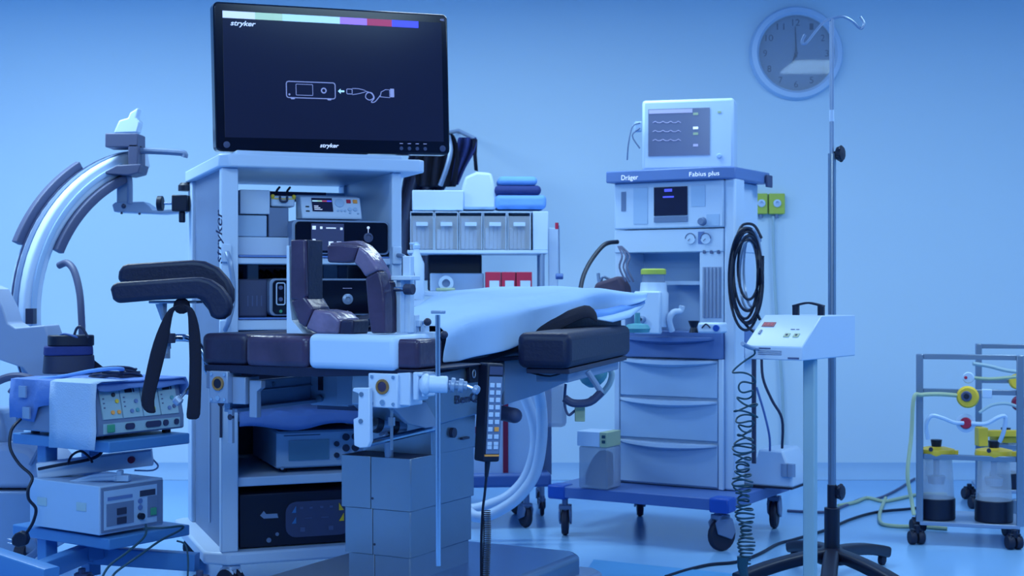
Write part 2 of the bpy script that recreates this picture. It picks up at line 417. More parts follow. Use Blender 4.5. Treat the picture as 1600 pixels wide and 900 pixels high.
# tilted printer-like control unit on top of the console
zt = VC.Y(530, 343.5, .06).z
a = VC.Y(472, 340, .10); b = VC.Y(566, 340, .10); fr = sub(VC, a.x, .10, zt+.002)
t = thing('control_unit', 'tilted white control unit with colour bar screen resting on the black-faced console', 'medical device', fr)
w = b.x-a.x; hh = .078; tl = .22
tm = Matrix.Rotation(-math.radians(20), 4, 'X')
g = G(); g.prism([(0, .002), (.10, .002), (.10, hh+.01), (.030, hh), (0, .014)], 'x', 0, w); g.build('body', 'white', t, bevel=.004)
sl = math.atan2(.030, hh-.014); FS = Matrix.Translation((0, 0, .014)) @ Matrix.Rotation(-sl, 4, 'X'); ln = math.hypot(.030, hh-.014)
g = G(FS); g.box(w*.18, w*.52, -.003, .001, ln*.20, ln*.92); sc = g.build('display', 'screen_dark', t)
for k, mm_ in enumerate(('ui_cyan', 'ui_lime', 'ui_red', 'ui_blue')):
    g = G(FS); g.box(w*(.19+.08*k), w*(.27+.08*k), -.0038, -.003, ln*.72, ln*.78); g.build('colour_bar', mm_, sc)
for k in range(3):
    g = G(FS); g.box(w*.21, w*(.21+.07+.03*k), -.0038, -.003, ln*(.46-.09*k), ln*(.49-.09*k)); g.build('screen_text', 'ui_white', sc)
g = G(FS); g.lathe([(.016, 0), (.016, .004), (.010, .005)], (w*.64, -.0, ln*.68), 24, (0, -1, 0)); g.build('jog_dial', 'offwhite', t)
g = G(FS)
for x, z, s_ in ((.60, .26, .004), (.66, .26, .004), (.72, .26, .004), (.80, .34, .007), (.89, .34, .007), (.80, .15, .004), (.93, .12, .003)): g.cyl((w*x, 0, ln*z), (w*x, -.004, ln*z), s_)
g.build('button', 'offwhite', t)
g = G(FS); g.box(w*.76, w*.83, -.004, 0, ln*.68, ln*.86); g.build('indicator', 'red', t)
g = G(FS); g.box(w*.87, w*.94, -.004, 0, ln*.68, ln*.86); g.build('indicator', 'orange', t)
g = G(FS); g.box(w*.07, w*.13, -.002, 0, ln*.42, ln*.48); g.box(w*.07, w*.13, -.002, 0, ln*.18, ln*.24); g.build('port', 'black', t)
# touch screen console
def console(px0, py0, px1, py1, yl, d, zb, name, label):
    a = VC.Y(px0, py0, yl); b = VC.Y(px1, py1, yl); fr = sub(VC, a.x, yl, zb)
    t = thing(name, label, 'medical device', fr); w = b.x-a.x; h = a.z-zb
    g = G(); g.prism(rrect(0, w, .004, h, .018), 'y', 0, d); g.build('housing', 'silver', t, bevel=.002)
    g = G(); g.prism(rrect(.010, w-.008, .010, h-.006, .014), 'y', -.006, .001); g.build('front_panel', 'black_gloss', t, bevel=.002)
    g = G()
    for x in (.04, w-.04): g.cyl((x, .04, .0), (x, .04, .006), .012)
    g.build('foot', 'rubber', t)
    return t, w, h
t, w, h = console(456, 343, 609, 393, .05, .36, 1.108, 'camera_console', 'wide black-faced console with lit touch screen and camera socket on the upper shelf')
x0, x1 = w*.19, w*.52
G().box(x0, x1, -.008, -.005, h*.14, h*.90).build('touch_screen', 'ui_panel', t)
g = G()
for x, z, s_ in ((.08, .78, .006), (.30, .78, .004), (.92, .76, .004), (.08, .42, .005), (.60, .33, .008), (.85, .33, .008)): 
    xx = x0+(x1-x0)*x; g.box(xx-s_, xx+s_, -.0095, -.008, h*z-s_, h*z+s_)
g.box(x0+(x1-x0)*.45, x0+(x1-x0)*.75, -.0095, -.008, h*.76, h*.79); g.build('screen_icon', 'ui_white', t)
g = G(); g.lathe([(.016, 0), (.016, .006), (.011, .007), (.011, .002)], (w*.77, -.005, h*.52), 24, (0, -1, 0)); g.build('socket', 'midgrey', t)
g = G(); g.ball((w*.77, -.008, h*.80), .005); g.box(w*.768, w*.772, -.008, -.005, h*.66, h*.78); g.build('socket_icon', 'ui_white', t)
# second console
t, w, h = console(421, 435, 600, 494, .06, .40, .904, 'light_source_console', 'black-faced light source console with a white framed twin port on the second shelf')
g = G(); g.tube([(p[0], -.008, p[1]) for p in rrect(.022, .050, h*.32, h*.88, .006)], .0022, 6, closed=True); g.build('port_frame', 'white', t)
g = G()
for z in (.76, .46): g.cyl((.036, -.010, h*z), (.036, -.006, h*z), .007)
g.build('port', 'ink_mid', t)
g = G(); g.cyl((.036, -.010, h*.15), (.036, -.006, h*.15), .005); g.build('power_button', 'green_switch', t)
g = G(); g.lathe([(.018, 0), (.018, .006), (.009, .009), (.009, .003)], (w*.67, -.006, h*.46), 24, (0, -1, 0)); g.build('light_socket', 'silver', t)
g = G(); g.ball((w*.67, -.008, h*.12), .004); g.box(w*.63, w*.71, -.0075, -.006, h*.74, h*.75); g.build('front_mark', 'ui_line', t)
a = VC.Y(372, 436, .10); b = VC.Y(418, 492, .10); g = G(VC.M); g.box(a.x, b.x, .10, .46, .904, a.z)
o = single(g, 'printer_unit', 'slate', 'slate blue box unit beside the light source console', 'medical device', bevel=.006)
g = G(o.matrix_basis.inverted() @ VC.M)
for k in range(4): g.box(a.x+.03+.015*k, a.x+.034+.015*k, .0985, .10, .94, .975)
g.build('vent_slot', 'ink_mid', o)
# bundle of cables and pale parts between the shelves
g = G(VC.M)
for k in range(5):
    a = VC.Y(450-9*k+random.uniform(-4, 4), 412, .40); b = VC.Y(440-12*k+random.uniform(-6, 6), 436, .34)
    g.tube([(a.x, .44, 1.06), (a.x+.01, .40, 1.04), (b.x, .34, 1.0), (b.x-.01, .38, .985)], .007, 8, sm=4)
single(g, 'cable_bundle', 'black', 'black cables hanging behind the second shelf of the video cart', 'cables')
for k, (p0, p1, q0, q1, m_, lb) in enumerate(((505, 413, 528, 432, 'offwhite', 'small pale box seen through the arch of the right boot pad'), (528, 412, 543, 430, 'grey', 'grey transformer block beside the small pale box under the upper shelf'), (386, 411, 404, 434, 'white_matte', 'white adapter in front of the black cables under the upper shelf'))):
    a = VC.Y(p0, p1, .25); b = VC.Y(q0, q1, .25); g = G(VC.M); g.box(a.x, b.x, .25, .33, 1.02 if k < 2 else 1.0, a.z)
    o = single(g, 'adapter_box', m_, lb, 'box', bevel=.004)
# insufflator on the third shelf
a = VC.Y(432, 674, .10); b = VC.Y(566, 742, .10); fr = sub(VC, a.x, .10, .384, 0)
t = thing('patient_gas_unit', 'beige grey bench unit with a blue blank screen and round knobs on the lower shelf', 'medical device', fr)
w = b.x-a.x; h = a.z-.384-.002; d = .42
g = G(); g.box(0, w, 0, d, .014, h); g.build('housing', 'offwhite', t, bevel=.005)
g = G(); g.box(.012, w-.012, .012, d-.01, h, h+.003); g.build('top_cover', 'darkgrey', t)
g = G(); g.box(-.002, w+.002, -.006, .003, .018, h-.004); fp = g.build('front_panel', 'offwhite', t, bevel=.003)
g = G(); g.box(w*.135, w*.60, -.010, -.005, h*.30, h*.78); g.build('screen', 'screen_blue', fp)
g = G(); g.box(w*.08, w*.50, -.0068, -.006, h*.89, h*.915); g.build('type_line', 'ink_mid', fp)
for x, z in ((.69, .66), (.80, .82), (.80, .55), (.69, .38), (.91, .82), (.91, .55)):
    g = G(); g.cyl((w*x, -.006, h*z), (w*x, -.014, h*z), .009 if x < .7 else .012, n=18); g.build('knob', 'darkgrey', fp)
g = G(); g.cyl((w*.06, -.008, h*.12), (w*.06, -.005, h*.12), .006); g.build('badge', 'silver', fp)
g = G()
for x in (.03, w-.03):
    for y in (.04, d-.04): g.cyl((x, y, 0), (x, y, .016), .012)
g.build('foot', 'rubber', t)
# black gas insufflator at the bottom
a = VC.Y(374, 764, .05); b = VC.Y(560, 834, .05); fr = sub(VC, a.x, .05, .147)
t = thing('black_insufflator', 'black bottom-shelf unit with rounded dim control panel and yellow arrow keys', 'medical device', fr)
w = b.x-a.x; h = .353-.147-.028
G().box(0, w, 0, .5, .003, h).build('housing', 'black', t, bevel=.004)
g = G(); g.prism(rrect(w*.38, w*.93, h*.16, h*.82, .035), 'y', -.004, .001); cp = g.build('control_panel', 'slate', t)
for k, z in enumerate((.62, .42)):
    g = G(); g.prism([(w*.83, h*z), (w*.87, h*z), (w*.87 if k else w*.83, h*(z+.14))], 'y', -.008, -.004); g.build('arrow_key', 'yellow', cp)
    g = G(); g.prism([(w*.43, h*z), (w*.465, h*z), (w*.465, h*(z+.12))], 'y', -.008, -.004); g.build('arrow_key', 'blue_paint', cp)
g = G()
for x in (.50, .58, .67, .75): g.box(w*x, w*(x+.025), -.007, -.004, h*.68, h*.72)
for x in (.50, .74): g.box(w*x, w*(x+.04), -.007, -.004, h*.26, h*.34)
for x in (.54, .68): g.box(w*x, w*(x+.06), -.007, -.004, h*.50, h*.515)
g.build('panel_marks', 'ink_mid', cp)
g = G(); g.prism([(w*.17, h*.60), (w*.20, h*.68), (w*.22, h*.62), (w*.31, h*.62), (w*.32, h*.54), (w*.20, h*.54)], 'y', -.002, .001); g.build('emblem', 'silver', t)
g = G(); g.cyl((w*.24, -.006, h*.14), (w*.24, .001, h*.14), .008); g.cyl((w*.31, -.004, h*.24), (w*.31, .001, h*.24), .006); g.build('outlet', 'grey', t)

# ================= big display =================
DW, DH = .82, .492
MF = Frame(-.594, 4.83, 23, 1.458)
dm = thing('display_monitor', 'large black-framed flat display on top of the white video cart', 'monitor', MF)
tilt = Matrix.Rotation(math.radians(-1.2), 4, 'Y')
def DG(): return G(tilt)
g = DG(); g.prism(rrect(-DW/2, DW/2, 0, DH, .018, 6), 'y', 0, .055); g.build('bezel', ['black_gloss'], dm, bevel=.006)
g = DG(); g.prism(rrect(-DW/2+.1, DW/2-.1, .06, DH-.06, .02), 'y', .055, .085); g.build('rear_cover', 'darkgrey', dm)
sx0, sx1, sz0, sz1 = -DW/2+.030, DW/2-.024, .046, DH-.030
g = DG(); g.box(sx0, sx1, -.0015, .001, sz0, sz1); sc = g.build('screen', 'screen_dark', dm)
sw = sx1-sx0; sh = sz1-sz0
for a, b, m_ in ((0, .14, 'ui_white'), (.14, .262, 'ui_lime'), (.262, .52, 'ui_cyan'), (.52, .645, 'ui_purple'), (.645, .762, 'ui_red'), (.762, .888, 'ui_blue')):
    g = DG(); g.box(sx0+sw*a, sx0+sw*b, -.0028, -.0015, sz1-sh*.055, sz1); g.build('colour_bar', m_, sc)
def dtext(s, x, z, w, h, m, par): return text(s, w, h, m, par, tilt @ on_front(x, -.0022, z), shear=.25, bold=.02)
dtext('stryker', sx0+sw*.033, sz1-sh*.125, sw*.11, sh*.052, 'ui_white', sc)
dtext('stryker', -.06, .014, .066, .018, 'ui_white', dm)
text('4K', .018, .008, 'ui_line', dm, tilt @ on_front(DW/2-.030, -.0022, DH-.024))
X = lambda f: sx0+sw*f
Z = lambda f: sz0+sh*f
g = DG()
g.tube([(a, -.003, b) for a, b in rrect(X(.272), X(.492), Z(.33), Z(.46), .008)], .0016, 6, closed=True)
g.tube([(a, -.003, b) for a, b in rrect(X(.315), X(.390), Z(.352), Z(.44), .002)], .0010, 6, closed=True)
g.tube([(X(.440)+.008*math.cos(t*PI/6), -.003, Z(.395)+.008*math.sin(t*PI/6)) for t in range(12)], .0022, 6, closed=True)
g.ball((X(.285), -.003, Z(.355)), .0035)
for x in (.30, .465): g.prism([(X(x)-.008, Z(.327)), (X(x)+.008, Z(.327)), (X(x)+.005, Z(.318)), (X(x)-.005, Z(.318))], 'y', -.003, -.0015)
g.build('console_drawing', 'ui_line', sc)
g = DG()
g.prism([(X(.505), Z(.395)), (X(.517), Z(.415)), (X(.517), Z(.402)), (X(.534), Z(.402)), (X(.534), Z(.388)), (X(.517), Z(.388)), (X(.517), Z(.375))], 'y', -.003, -.0015)
g.build('arrow_drawing', 'ui_cyan', sc)
g = DG()
g.tube([(a, -.003, b) for a, b in rrect(X(.545), X(.57), Z(.375), Z(.415), .003)], .0013, 6, closed=True)
g.tube([(X(.57), -.003, Z(.42)), (X(.60), -.003, Z(.42)), (X(.635), -.003, Z(.402)), (X(.60), -.003, Z(.38)), (X(.57), -.003, Z(.37))], .0012, 6, sm=3)
g.tube([(X(.635), -.003, Z(.40)), (X(.66), -.003, Z(.385)), (X(.668), -.003, Z(.35)), (X(.65), -.003, Z(.33)), (X(.632), -.003, Z(.35)), (X(.638), -.003, Z(.385)), (X(.66), -.003, Z(.39)), (X(.672), -.003, Z(.35)), (X(.658), -.003, Z(.315)), (X(.675), -.003, Z(.318)), (X(.70), -.003, Z(.37))], .0016, 6, sm=5)
g.tube([(X(.70), -.003, Z(.36)), (X(.705), -.003, Z(.40)), (X(.725), -.003, Z(.42)), (X(.745), -.003, Z(.42)), (X(.745), -.003, Z(.355)), (X(.70), -.003, Z(.36))], .0013, 6)
g.box(X(.748), X(.766), -.003, -.0015, Z(.36), Z(.43)); g.build('cable_drawing', 'ui_line', sc)
for k in range(4):
    g = DG(); x = DW/2-.180+.029*k; g.lathe([(.0065, 0), (.0065, .0015), (.004, .002)], (x, -.0, .020), 16, (0, -1, 0)); g.build('button', 'slate', dm)
    g = DG(); g.box(x-.006, x+.006, -.0012, 0, .036, .038); g.build('button_mark', 'ui_line', dm)
for x in (-DW/2+.035, DW/2-.028):
    g = DG(); g.lathe([(.011, 0), (.011, .0015), (.009, .002)], (x, 0, .022), 20, (0, -1, 0)); g.build('button', 'slate', dm)
g = G(); g.box(-.12, .12, .03, .20, -.010, .002); g.box(-.05, .05, .05, .09, 0, .12); g.build('stand', 'silver', dm, bevel=.003)

# ================= operating table =================
OT = Frame(-.327, 3.6, -28)
ot = thing('operating_table', 'stainless steel operating table on a telescoping column with sectioned dark padding', 'operating table', OT)
# column: three telescoping sleeves with seamed panels
for k, (z0, z1, e) in enumerate(((.409, .549, 0), (.286, .409, .010), (.02, .286, .020))):
    x0, x1, y0, y1 = -.238+e, -.018-e*.3, .16+e*.3, .50-e
    g = G(); g.box(x0+.004, x1-.004, y0+.004, y1, z0, z1-.001); col = g.build('column_sleeve', 'darkgrey', ot)
    xm = x0+(x1-x0)*.43
    for a, b in ((x0, xm-.0008), (xm+.0008, x1)):
        G().box(a, b, y0, y0+.004, z0, z1).build('sleeve_panel', 'steel', col, bevel=.0015)
    G().box(x1-.004, x1, y0+.0045, y1, z0, z1).build('sleeve_panel', 'steel', col, bevel=.0015)
    G().box(x0, x0+.004, y0+.0045, y1, z0, z1).build('sleeve_panel', 'steel', col)
    if k < 2:
        g = G(); g.cyl((xm+.006, y0-.001, z0+.028), (xm+.006, y0+.002, z0+.028), .0035); g.build('screw', 'darkgrey', col)
g = G(); g.box(-.225, -.03, .172, .27, .535, .547); g.build('column_recess', 'black', ot)
G().box(-.245, -.018, .27, .51, .545, .72).build('column_head', 'steel', ot, bevel=.004)
g = G()
p = OT.X(725, 684, -.017); g.box(-.02, -.010, p.y-.02, p.y+.02, p.z-.004, p.z+.002)
p = OT.X(706, 676, -.017); g.cyl((-.02, p.y, p.z), (-.008, p.y, p.z), .014); g.build('lock_pin', 'darkgrey', ot)
# base
g = G(); g.prism([(-.42, -.35), (.204, -.35), (.204, .74), (.16, .788), (-.36, .788), (-.42, .74)], 'z', .10, .222); g.build('base_cover', 'steel', ot, bevel=.018, seg=3)
g = G(); g.prism([(-.46, -.4), (.25, -.4), (.25, .80), (.20, .85), (-.42, .85), (-.46, .80)], 'z', .02, .165); g.build('base_skirt', 'silver', ot, bevel=.015, seg=3)
# side body with maker lettering
g = G(); g.prism([(.02, .70), (.10, .655), (.28, .628), (.62, .648), (.66, .70), (.66, .785), (.02, .785)], 'x', -.11, -.005); body = g.build('table_body', 'steel', ot, bevel=.004)
p = OT.X(713, 634, 0); q = OT.X(747, 634, 0)
text('BenQ', abs(q.y-p.y)*1.05, .028, 'ink', body, Matrix.Translation((-.003, p.y, p.z)) @ Matrix.Rotation(PI/2, 4, 'Z') @ RXP, bold=.012)
g = G(); g.prism([(.03, .70), (.11, .648), (.20, .628), (.27, .628), (.20, .70)], 'x', -.006, .006); g.build('chamfer_panel', 'silver', body, bevel=.002)
g = G(); g.prism([(.66, .785), (.66, .655), (.88, .672), (1.25, .72), (1.42, .765), (1.48, .785), (.66, .785)], 'x', -.50, -.005); bf = g.build('back_frame', 'silver', ot, bevel=.003)
g = G(); g.box(-.006, -.002, .80, .98, .745, .752); g.build('frame_label', 'ink_mid', bf)
g = G(); g.cyl((.0, .63, .635), (.06, .60, .632), .022, n=18); g.ball((.06, .60, .632), .022); g.build('crank_boss', 'slate', ot)
G().box(-.52, .005, .0, 1.48, .787, .797).build('top_frame', 'darkgrey', ot)
G().box(-.50, -.112, .46, .655, .65, .785).build('rear_body', 'steel', ot, bevel=.003)
# dark socket box on the side rail
g = G(); p = OT.X(745, 583, .002); g.box(-.004, .008, p.y-.05, p.y+.04, p.z-.025, p.z+.022); r = g.build('rail_block', 'black', ot, bevel=.002)
g = G(); g.tube([(.010, p.y-.03+.008*math.cos(t*PI/6), p.z+.011*math.sin(t*PI/6)) for t in range(12)], .0018, 6, closed=True); g.build('ring', 'silver', r)
# left side rail seen from the open end
g = G(); g.box(-.535, -.515, .03, .95, .672, .742); g.box(-.535, -.49, .03, .95, .662, .673); g.box(-.515, -.508, .03, .55, .712, .716); rail = g.build('side_rail', 'silver', ot, bevel=.002)
g = G()
for y, z in ((.10, .70), (.22, .727)): g.cyl((-.516, y, z), (-.511, y, z), .007)
g.build('bolt', 'steel', rail)
g = G(); g.box(-.515, -.38, .40, .43, .655, .765); br = g.build('cross_bracket', 'silver', ot, bevel=.002)
g = G(); g.box(-.485, -.470, .395, .402, .70, .75); g.build('slot', 'black', br)
g = G()
for z in (.675, .755): g.cyl((-.478, .40, z), (-.478, .388, z), .010)
g.build('bolt', 'steel', br)
g = G(); g.prism([(-.38, .775), (-.12, .775), (-.12, .63), (-.20, .63), (-.30, .665), (-.38, .665)], 'y', .34, .36); g.build('cross_plate', 'silver', ot, bevel=.002)
G().box(-.52, -.112, .44, .455, .64, .785).build('inner_wall', 'slate', ot)
# leg section sockets at the two corners
def socket(xc, zc, w, h, m, core, side):
    g = G(); g.box(xc-w/2, xc+w/2, -.03, .03, zc-h/2, zc+h/2); s_ = g.build('leg_socket', m, ot, bevel=.003)
    g = G(); g.lathe([(.019, 0), (.019, .004), (.013, .004), (.013, -.01)], (xc, -.030, zc+.010), 24, (0, -1, 0), cap=False); g.build('socket_ring', 'brass', s_)
    g = G(); g.cyl((xc, -.033, zc+.010), (xc, -.02, zc+.010), .0125, n=20); g.build('socket_bore', core, s_)
    for dx in (-.36, .36):
        for dz in (-.38, .40): G().cyl((xc+w*dx, -.030, zc+h*dz), (xc+w*dx, -.033, zc+h*dz), .0045, n=10).build('screw', 'chrome', s_)
    g = G(); g.cyl((xc, -.030, zc-h*.34), (xc, -.034, zc-h*.34), .007, n=12); g.build('screw', 'chrome', s_)
    return s_
a = OT.Y(341, 605, -.03); socket(a.x, a.z, .062, .086, 'silver', 'black', -1)
G().box(a.x+.031, a.x+.075, -.01, .05, a.z-.045, a.z+.028).build('socket_shoulder', 'silver', ot, bevel=.002)
G().box(a.x-.050, a.x-.031, -.02, .03, a.z-.005, a.z+.043).build('socket_shoulder', 'grey', ot, bevel=.002)
g = G(); g.prism([(a.x+.080, a.z+.02), (a.x+.12, a.z+.02), (a.x+.12, a.z), (a.x+.105, a.z-.01), (a.x+.105, a.z-.08), (a.x+.080, a.z-.08)], 'y', .0, .02); g.build('rail_end', 'silver', ot, bevel=.002)
for px, m_ in ((361, 'silver'),):
    p = OT.Y(px, 640, .0); g = G(); g.box(p.x-.007, p.x+.007, -.004, .006, p.z-.09, p.z); g.build('guide_slot', m_, ot)
    g = G(); g.cyl((p.x, .0, p.z-.085), (p.x, .0, p.z+.005), .0035); g.cyl((p.x, -.005, p.z-.02), (p.x, .004, p.z-.02), .008); g.build('guide_pin', 'darkgrey', ot)
b = OT.Y(598, 608, -.03); socket(b.x, b.z-.004, .088, .086, 'white', 'leather', 1)
G().box(b.x+.035, b.x+.075, -.02, .04, b.z-.04, b.z+.044).build('socket_shoulder', 'white', ot, bevel=.003)
# hooked mounting plate with rounded foot
pl = [(552, 606), (577, 606), (578, 690), (574, 699), (562, 700), (553, 696), (552, 655), (559, 652), (560, 615), (550, 611)]
g = G(); P = [OT.Y(x, y, -.05) for x, y in pl]; g.prism([(p.x, p.z) for p in P], 'y', -.05, -.035); mp = g.build('hook_plate', 'white', ot, bevel=.002)
g = G()
for x, y in ((565, 616), (564, 658)): p = OT.Y(x, y, -.05); g.cyl((p.x, -.053, p.z), (p.x, -.05, p.z), .006)
g.build('bolt', 'steel', mp)
g = G(OT.i); g.tube([W(572, 694, 3.62), W(600, 687, 3.70), W(682, 668, 3.86)], .009, 10); g.build('link_rod', 'chrome', ot)
g = G(OT.i); g.cyl(W(582, 661, 3.72), W(628, 668, 3.80), .021, n=20); ac = g.build('actuator', 'silver', ot)
for t0, t1 in ((.0, .2), (.48, .72)):
    A, B = W(582, 661, 3.72), W(628, 668, 3.80); g = G(OT.i); g.cyl(A.lerp(B, t0), A.lerp(B, t1), .0245, n=20); g.build('actuator_band', 'black', ac, bevel=.002)
g = G(OT.i); g.cyl(W(612, 640, 3.58), W(612, 703, 3.58), .004); g.cyl(W(612, 652, 3.58), W(612, 665, 3.58), .009); g.build('drop_pin', 'steel', ot)
g = G(OT.i); g.tube([W(598, 676, 3.74), W(606, 690, 3.76), W(608, 714, 3.80)], .012, 10, sm=3); g.build('conduit', 'silver', ot)
# seat cushions: each section is a part
def cushion(x0, x1, y0, y1, z0, z1, m, name='cushion', bev=.018, n=10):
    g = G(); g.box(x0, x1, y0, y1, z0, z1); return g.build(name, m, ot, bevel=bev, seg=4)
cushion(-.575, -.420, -.02, .34, .792, .878, 'vinyl_dark')
cushion(-.418, -.212, -.03, .34, .792, .876, 'leather')
cushion(-.210, .060, -.035, .19, .792, .882, 'leather_glare')['label'] = 'leather seat cushion section with white glare painted in'  # leather section coloured white to stand for its glare
cushion(.040, .118, -.02, .10, .798, .872, 'leather', bev=.012)
g = G(); g.prism([(-.56, .775), (-.25, .768), (.02, .780), (.12, .793), (.12, .797), (-.56, .793)], 'y', -.02, .33); g.build('cushion_base', 'vinyl_black', ot, bevel=.003)
rows = []
for i in range(16):
    L = .35+(1.48-.35)*i/15; zt = .885+.055*min(1, (L-.35)/.5); 
    rows.append((L, zt))
g = G(); poly = [(r[0], r[1]) for r in rows]+[(1.48, .797), (.35, .797)]
g.prism(poly, 'x', -.50, .015); g.build('back_cushion', 'vinyl_black', ot, bevel=.015, seg=3)

# ---- drape over the back section ----
def ztop(L):
    ks = [(.22, .902), (.35, .925), (.5, .945), (.7, .968), (1.0, .992), (1.3, 1.003), (1.55, .995), (1.80, .985)]
    for (a, za), (b_, zb) in zip(ks, ks[1:]):
        if L <= b_: return za+(zb-za)*max(0, (L-a)/(b_-a))
    return ks[-1][1]
def zlow(L):
    ks = [(.18, .800), (.32, .792), (.5, .815), (.7, .850), (.9, .885), (1.12, .917), (1.28, .925), (1.42, .943), (1.62, .962)]
    if L <= ks[0][0]: return ks[0][1]
    for (a, za), (b_, zb) in zip(ks, ks[1:]):
        if L <= b_: return za+(zb-za)*max(0, (L-a)/(b_-a))
    return ks[-1][1]
rows = []; NL = 44; NA = 26
for i in range(NL+1):
    t = i/NL; row = []
    for j in range(NA+1):
        s_ = j/NA
        Lr = .20+1.36*t; Ll = .34+1.44*t
        L = Ll+(Lr-Ll)*s_
        ul = -.30-.2*min(1, max(0, (L-.6)/.5))
        ur = .035
        zt = ztop(L); wob = .004*math.sin(9*L+5*s_)+.003*math.sin(23*s_-6*L)
        if s_ < .62:
            q = s_/.62; u = ul+(ur-.03-ul)*q; z = zt-.012*abs(q-.4)-.03*max(0, .12-q)/.12
        else:
            q = (s_-.62)/.38; e = math.sin(q*PI/2)
            zl = zlow(L); u = ur-.03+.045*min(1, q*3)+.018*math.sin(14*L)*q; z = (zt-.012*.6)-(zt-.012*.6-zl)*(q**1.4)
            if L > 1.3: u += .02*q*min(1, (L-1.3)/.3)
        row.append((u, L, z+wob))
    rows.append(row)
g = G(OT.M); g.grid(rows)
dr = single(g, 'surgical_drape', 'drape', 'pale blue surgical drape spread over the back section of the operating table', 'drape', solid=.003, subd=1)
# folded corner: darker blue underside turned up and dark sheet below
g = G(dr.matrix_basis.inverted())
A = [(917, 485, 4.55), (945, 483, 4.66), (975, 476, 4.80), (1006, 465, 4.95)]
B = [(933, 497, 4.53), (958, 492, 4.64), (985, 484, 4.78), (1008, 474, 4.94)]
C_ = [(932, 499, 4.50), (958, 503, 4.56), (985, 496, 4.70), (1006, 478, 4.90)]
g.grid([[W(*p) for p in A], [W(*p) for p in B]])
h_ = G(dr.matrix_basis.inverted()); h_.grid([[W(*p) for p in B], [W(*p) for p in C_]]); h_.build('lower_flap', 'drape', dr, solid=.003)
g.build('folded_hem', 'cloth_sky', dr, solid=.003)
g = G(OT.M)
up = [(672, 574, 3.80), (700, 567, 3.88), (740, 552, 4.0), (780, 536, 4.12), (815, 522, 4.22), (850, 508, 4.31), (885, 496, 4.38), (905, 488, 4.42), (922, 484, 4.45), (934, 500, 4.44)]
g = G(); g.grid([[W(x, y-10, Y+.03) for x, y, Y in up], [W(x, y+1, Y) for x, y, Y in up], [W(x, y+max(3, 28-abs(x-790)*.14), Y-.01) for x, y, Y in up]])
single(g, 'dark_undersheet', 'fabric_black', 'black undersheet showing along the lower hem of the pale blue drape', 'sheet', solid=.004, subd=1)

# ---- padded supports standing on the seat ----
BS = sub(OT, 0, 0, .884)
def seg_pad(parent, pts, side, w, t, m='leather', cuts=()):
    """each length between cuts is its own padded part"""
    for a, b in cuts: 
        g = G(); g.sweep(smooth_path(pts[a:b+1], 6) if b-a > 1 else pts[a:b+1], side, w, t, .22); g.build('pad', m, parent, sharp=50)
def O(px, py, yl): return OT.Y(px, py, yl)-Vector((0, 0, 0))
bo = Frame((OT.M @ Vector((-.30, .05, 0))).x, (OT.M @ Vector((-.30, .05, 0))).y, -28, .884)
t = thing('boot_support', 'L-shaped padded leg boot with a tall dark leather back, open towards the display cart', 'leg support', bo)
def bl(px, py, yl=.0): return bo.Y(px, py, yl)
y0 = -.045
g = G(); a = bl(479, 375, y0); b = bl(484, 484, y0); g.box(a.x+.002, b.x+.002, y0-.008, y0+.055, b.z, a.z); g.build('inner_lining', 'vinyl_black', t, bevel=.002)
# thinner left-hand slab catching light
g = G(); a = bl(457, 375, y0-.01); b = bl(479, 468, y0-.01); g.prism([(a.x, b.z), (a.x, a.z), (b.x, a.z), (b.x+.004, b.z+.01), (b.x-.01, b.z-.004)], 'y', y0-.02, y0+.05); g.build('side_pad', 'leather', t, bevel=.005, seg=3)
g = G(); q = [bl(x, y, y0-.01) for x, y in ((457, 470), (478, 463), (492, 482), (480, 512), (470, 505))]; g.prism([(p.x, p.z) for p in q], 'y', y0-.02, y0+.06); g.build('heel_pad', 'leather', t, bevel=.006, seg=3)
g = G(); q = [bl(x, y, y0-.01) for x, y in ((480, 513), (493, 483), (520, 488), (533, 500), (531, 522), (500, 522))]; g.prism([(p.x, p.z) for p in q], 'y', y0-.02, y0+.08); g.build('foot_pad', 'leather_light', t, bevel=.007, seg=3)
g = G(); q = [bl(x, y, y0-.01) for x, y in ((533, 500), (554, 500), (552, 523), (531, 523))]; g.prism([(p.x, p.z) for p in q], 'y', y0-.015, y0+.06); g.build('toe_pad', 'vinyl_dark', t, bevel=.006, seg=3)
g = G(); q = [bl(x, y, y0+.06) for x, y in ((482, 466), (503, 466), (514, 486), (500, 496), (484, 484))]; g.prism([(p.x, p.z) for p in q], 'y', y0+.02, y0+.07); g.build('strap', 'midgrey', t, bevel=.003)
g = G(); q = [bl(x, y, y0) for x, y in ((452, 384), (456, 384), (457, 470), (460, 500), (478, 521), (452, 521))]; g.prism([(p.x, p.z) for p in q], 'y', y0-.012, y0+.06); g.build('shell', 'white', t, bevel=.001)
t2f = Frame((OT.M @ Vector((-.10, .02, 0))).x, (OT.M @ Vector((-.10, .02, 0))).y, -28, .884)
t2 = thing('arch_support', 'hook-shaped brown leather padded support arching above the glare-whitened seat section', 'leg support', t2f)
def al(px, py, yl=0): p = t2f.Y(px, py, yl); return p
def apad(P, ya, yb, nm, m, bev=.006):
    g = G(); q_ = [al(x, y, ya) for x, y in P]; g.prism([(p.x, p.z) for p in q_], 'y', ya, yb); return g.build(nm, m, t2, bevel=bev, seg=3)
apad([(510, 383), (536, 382), (559, 385), (551, 409), (534, 411), (511, 410)], -.03, .012, 'pad', 'leather')
apad([(560, 385), (573, 395), (584, 410), (591, 422), (570, 433), (562, 420), (552, 410)], -.03, .012, 'pad', 'leather_light')
apad([(570, 434), (591, 423), (597, 445), (600, 470), (600, 521), (579, 521), (575, 495), (573, 470)], -.03, .012, 'pad', 'leather')
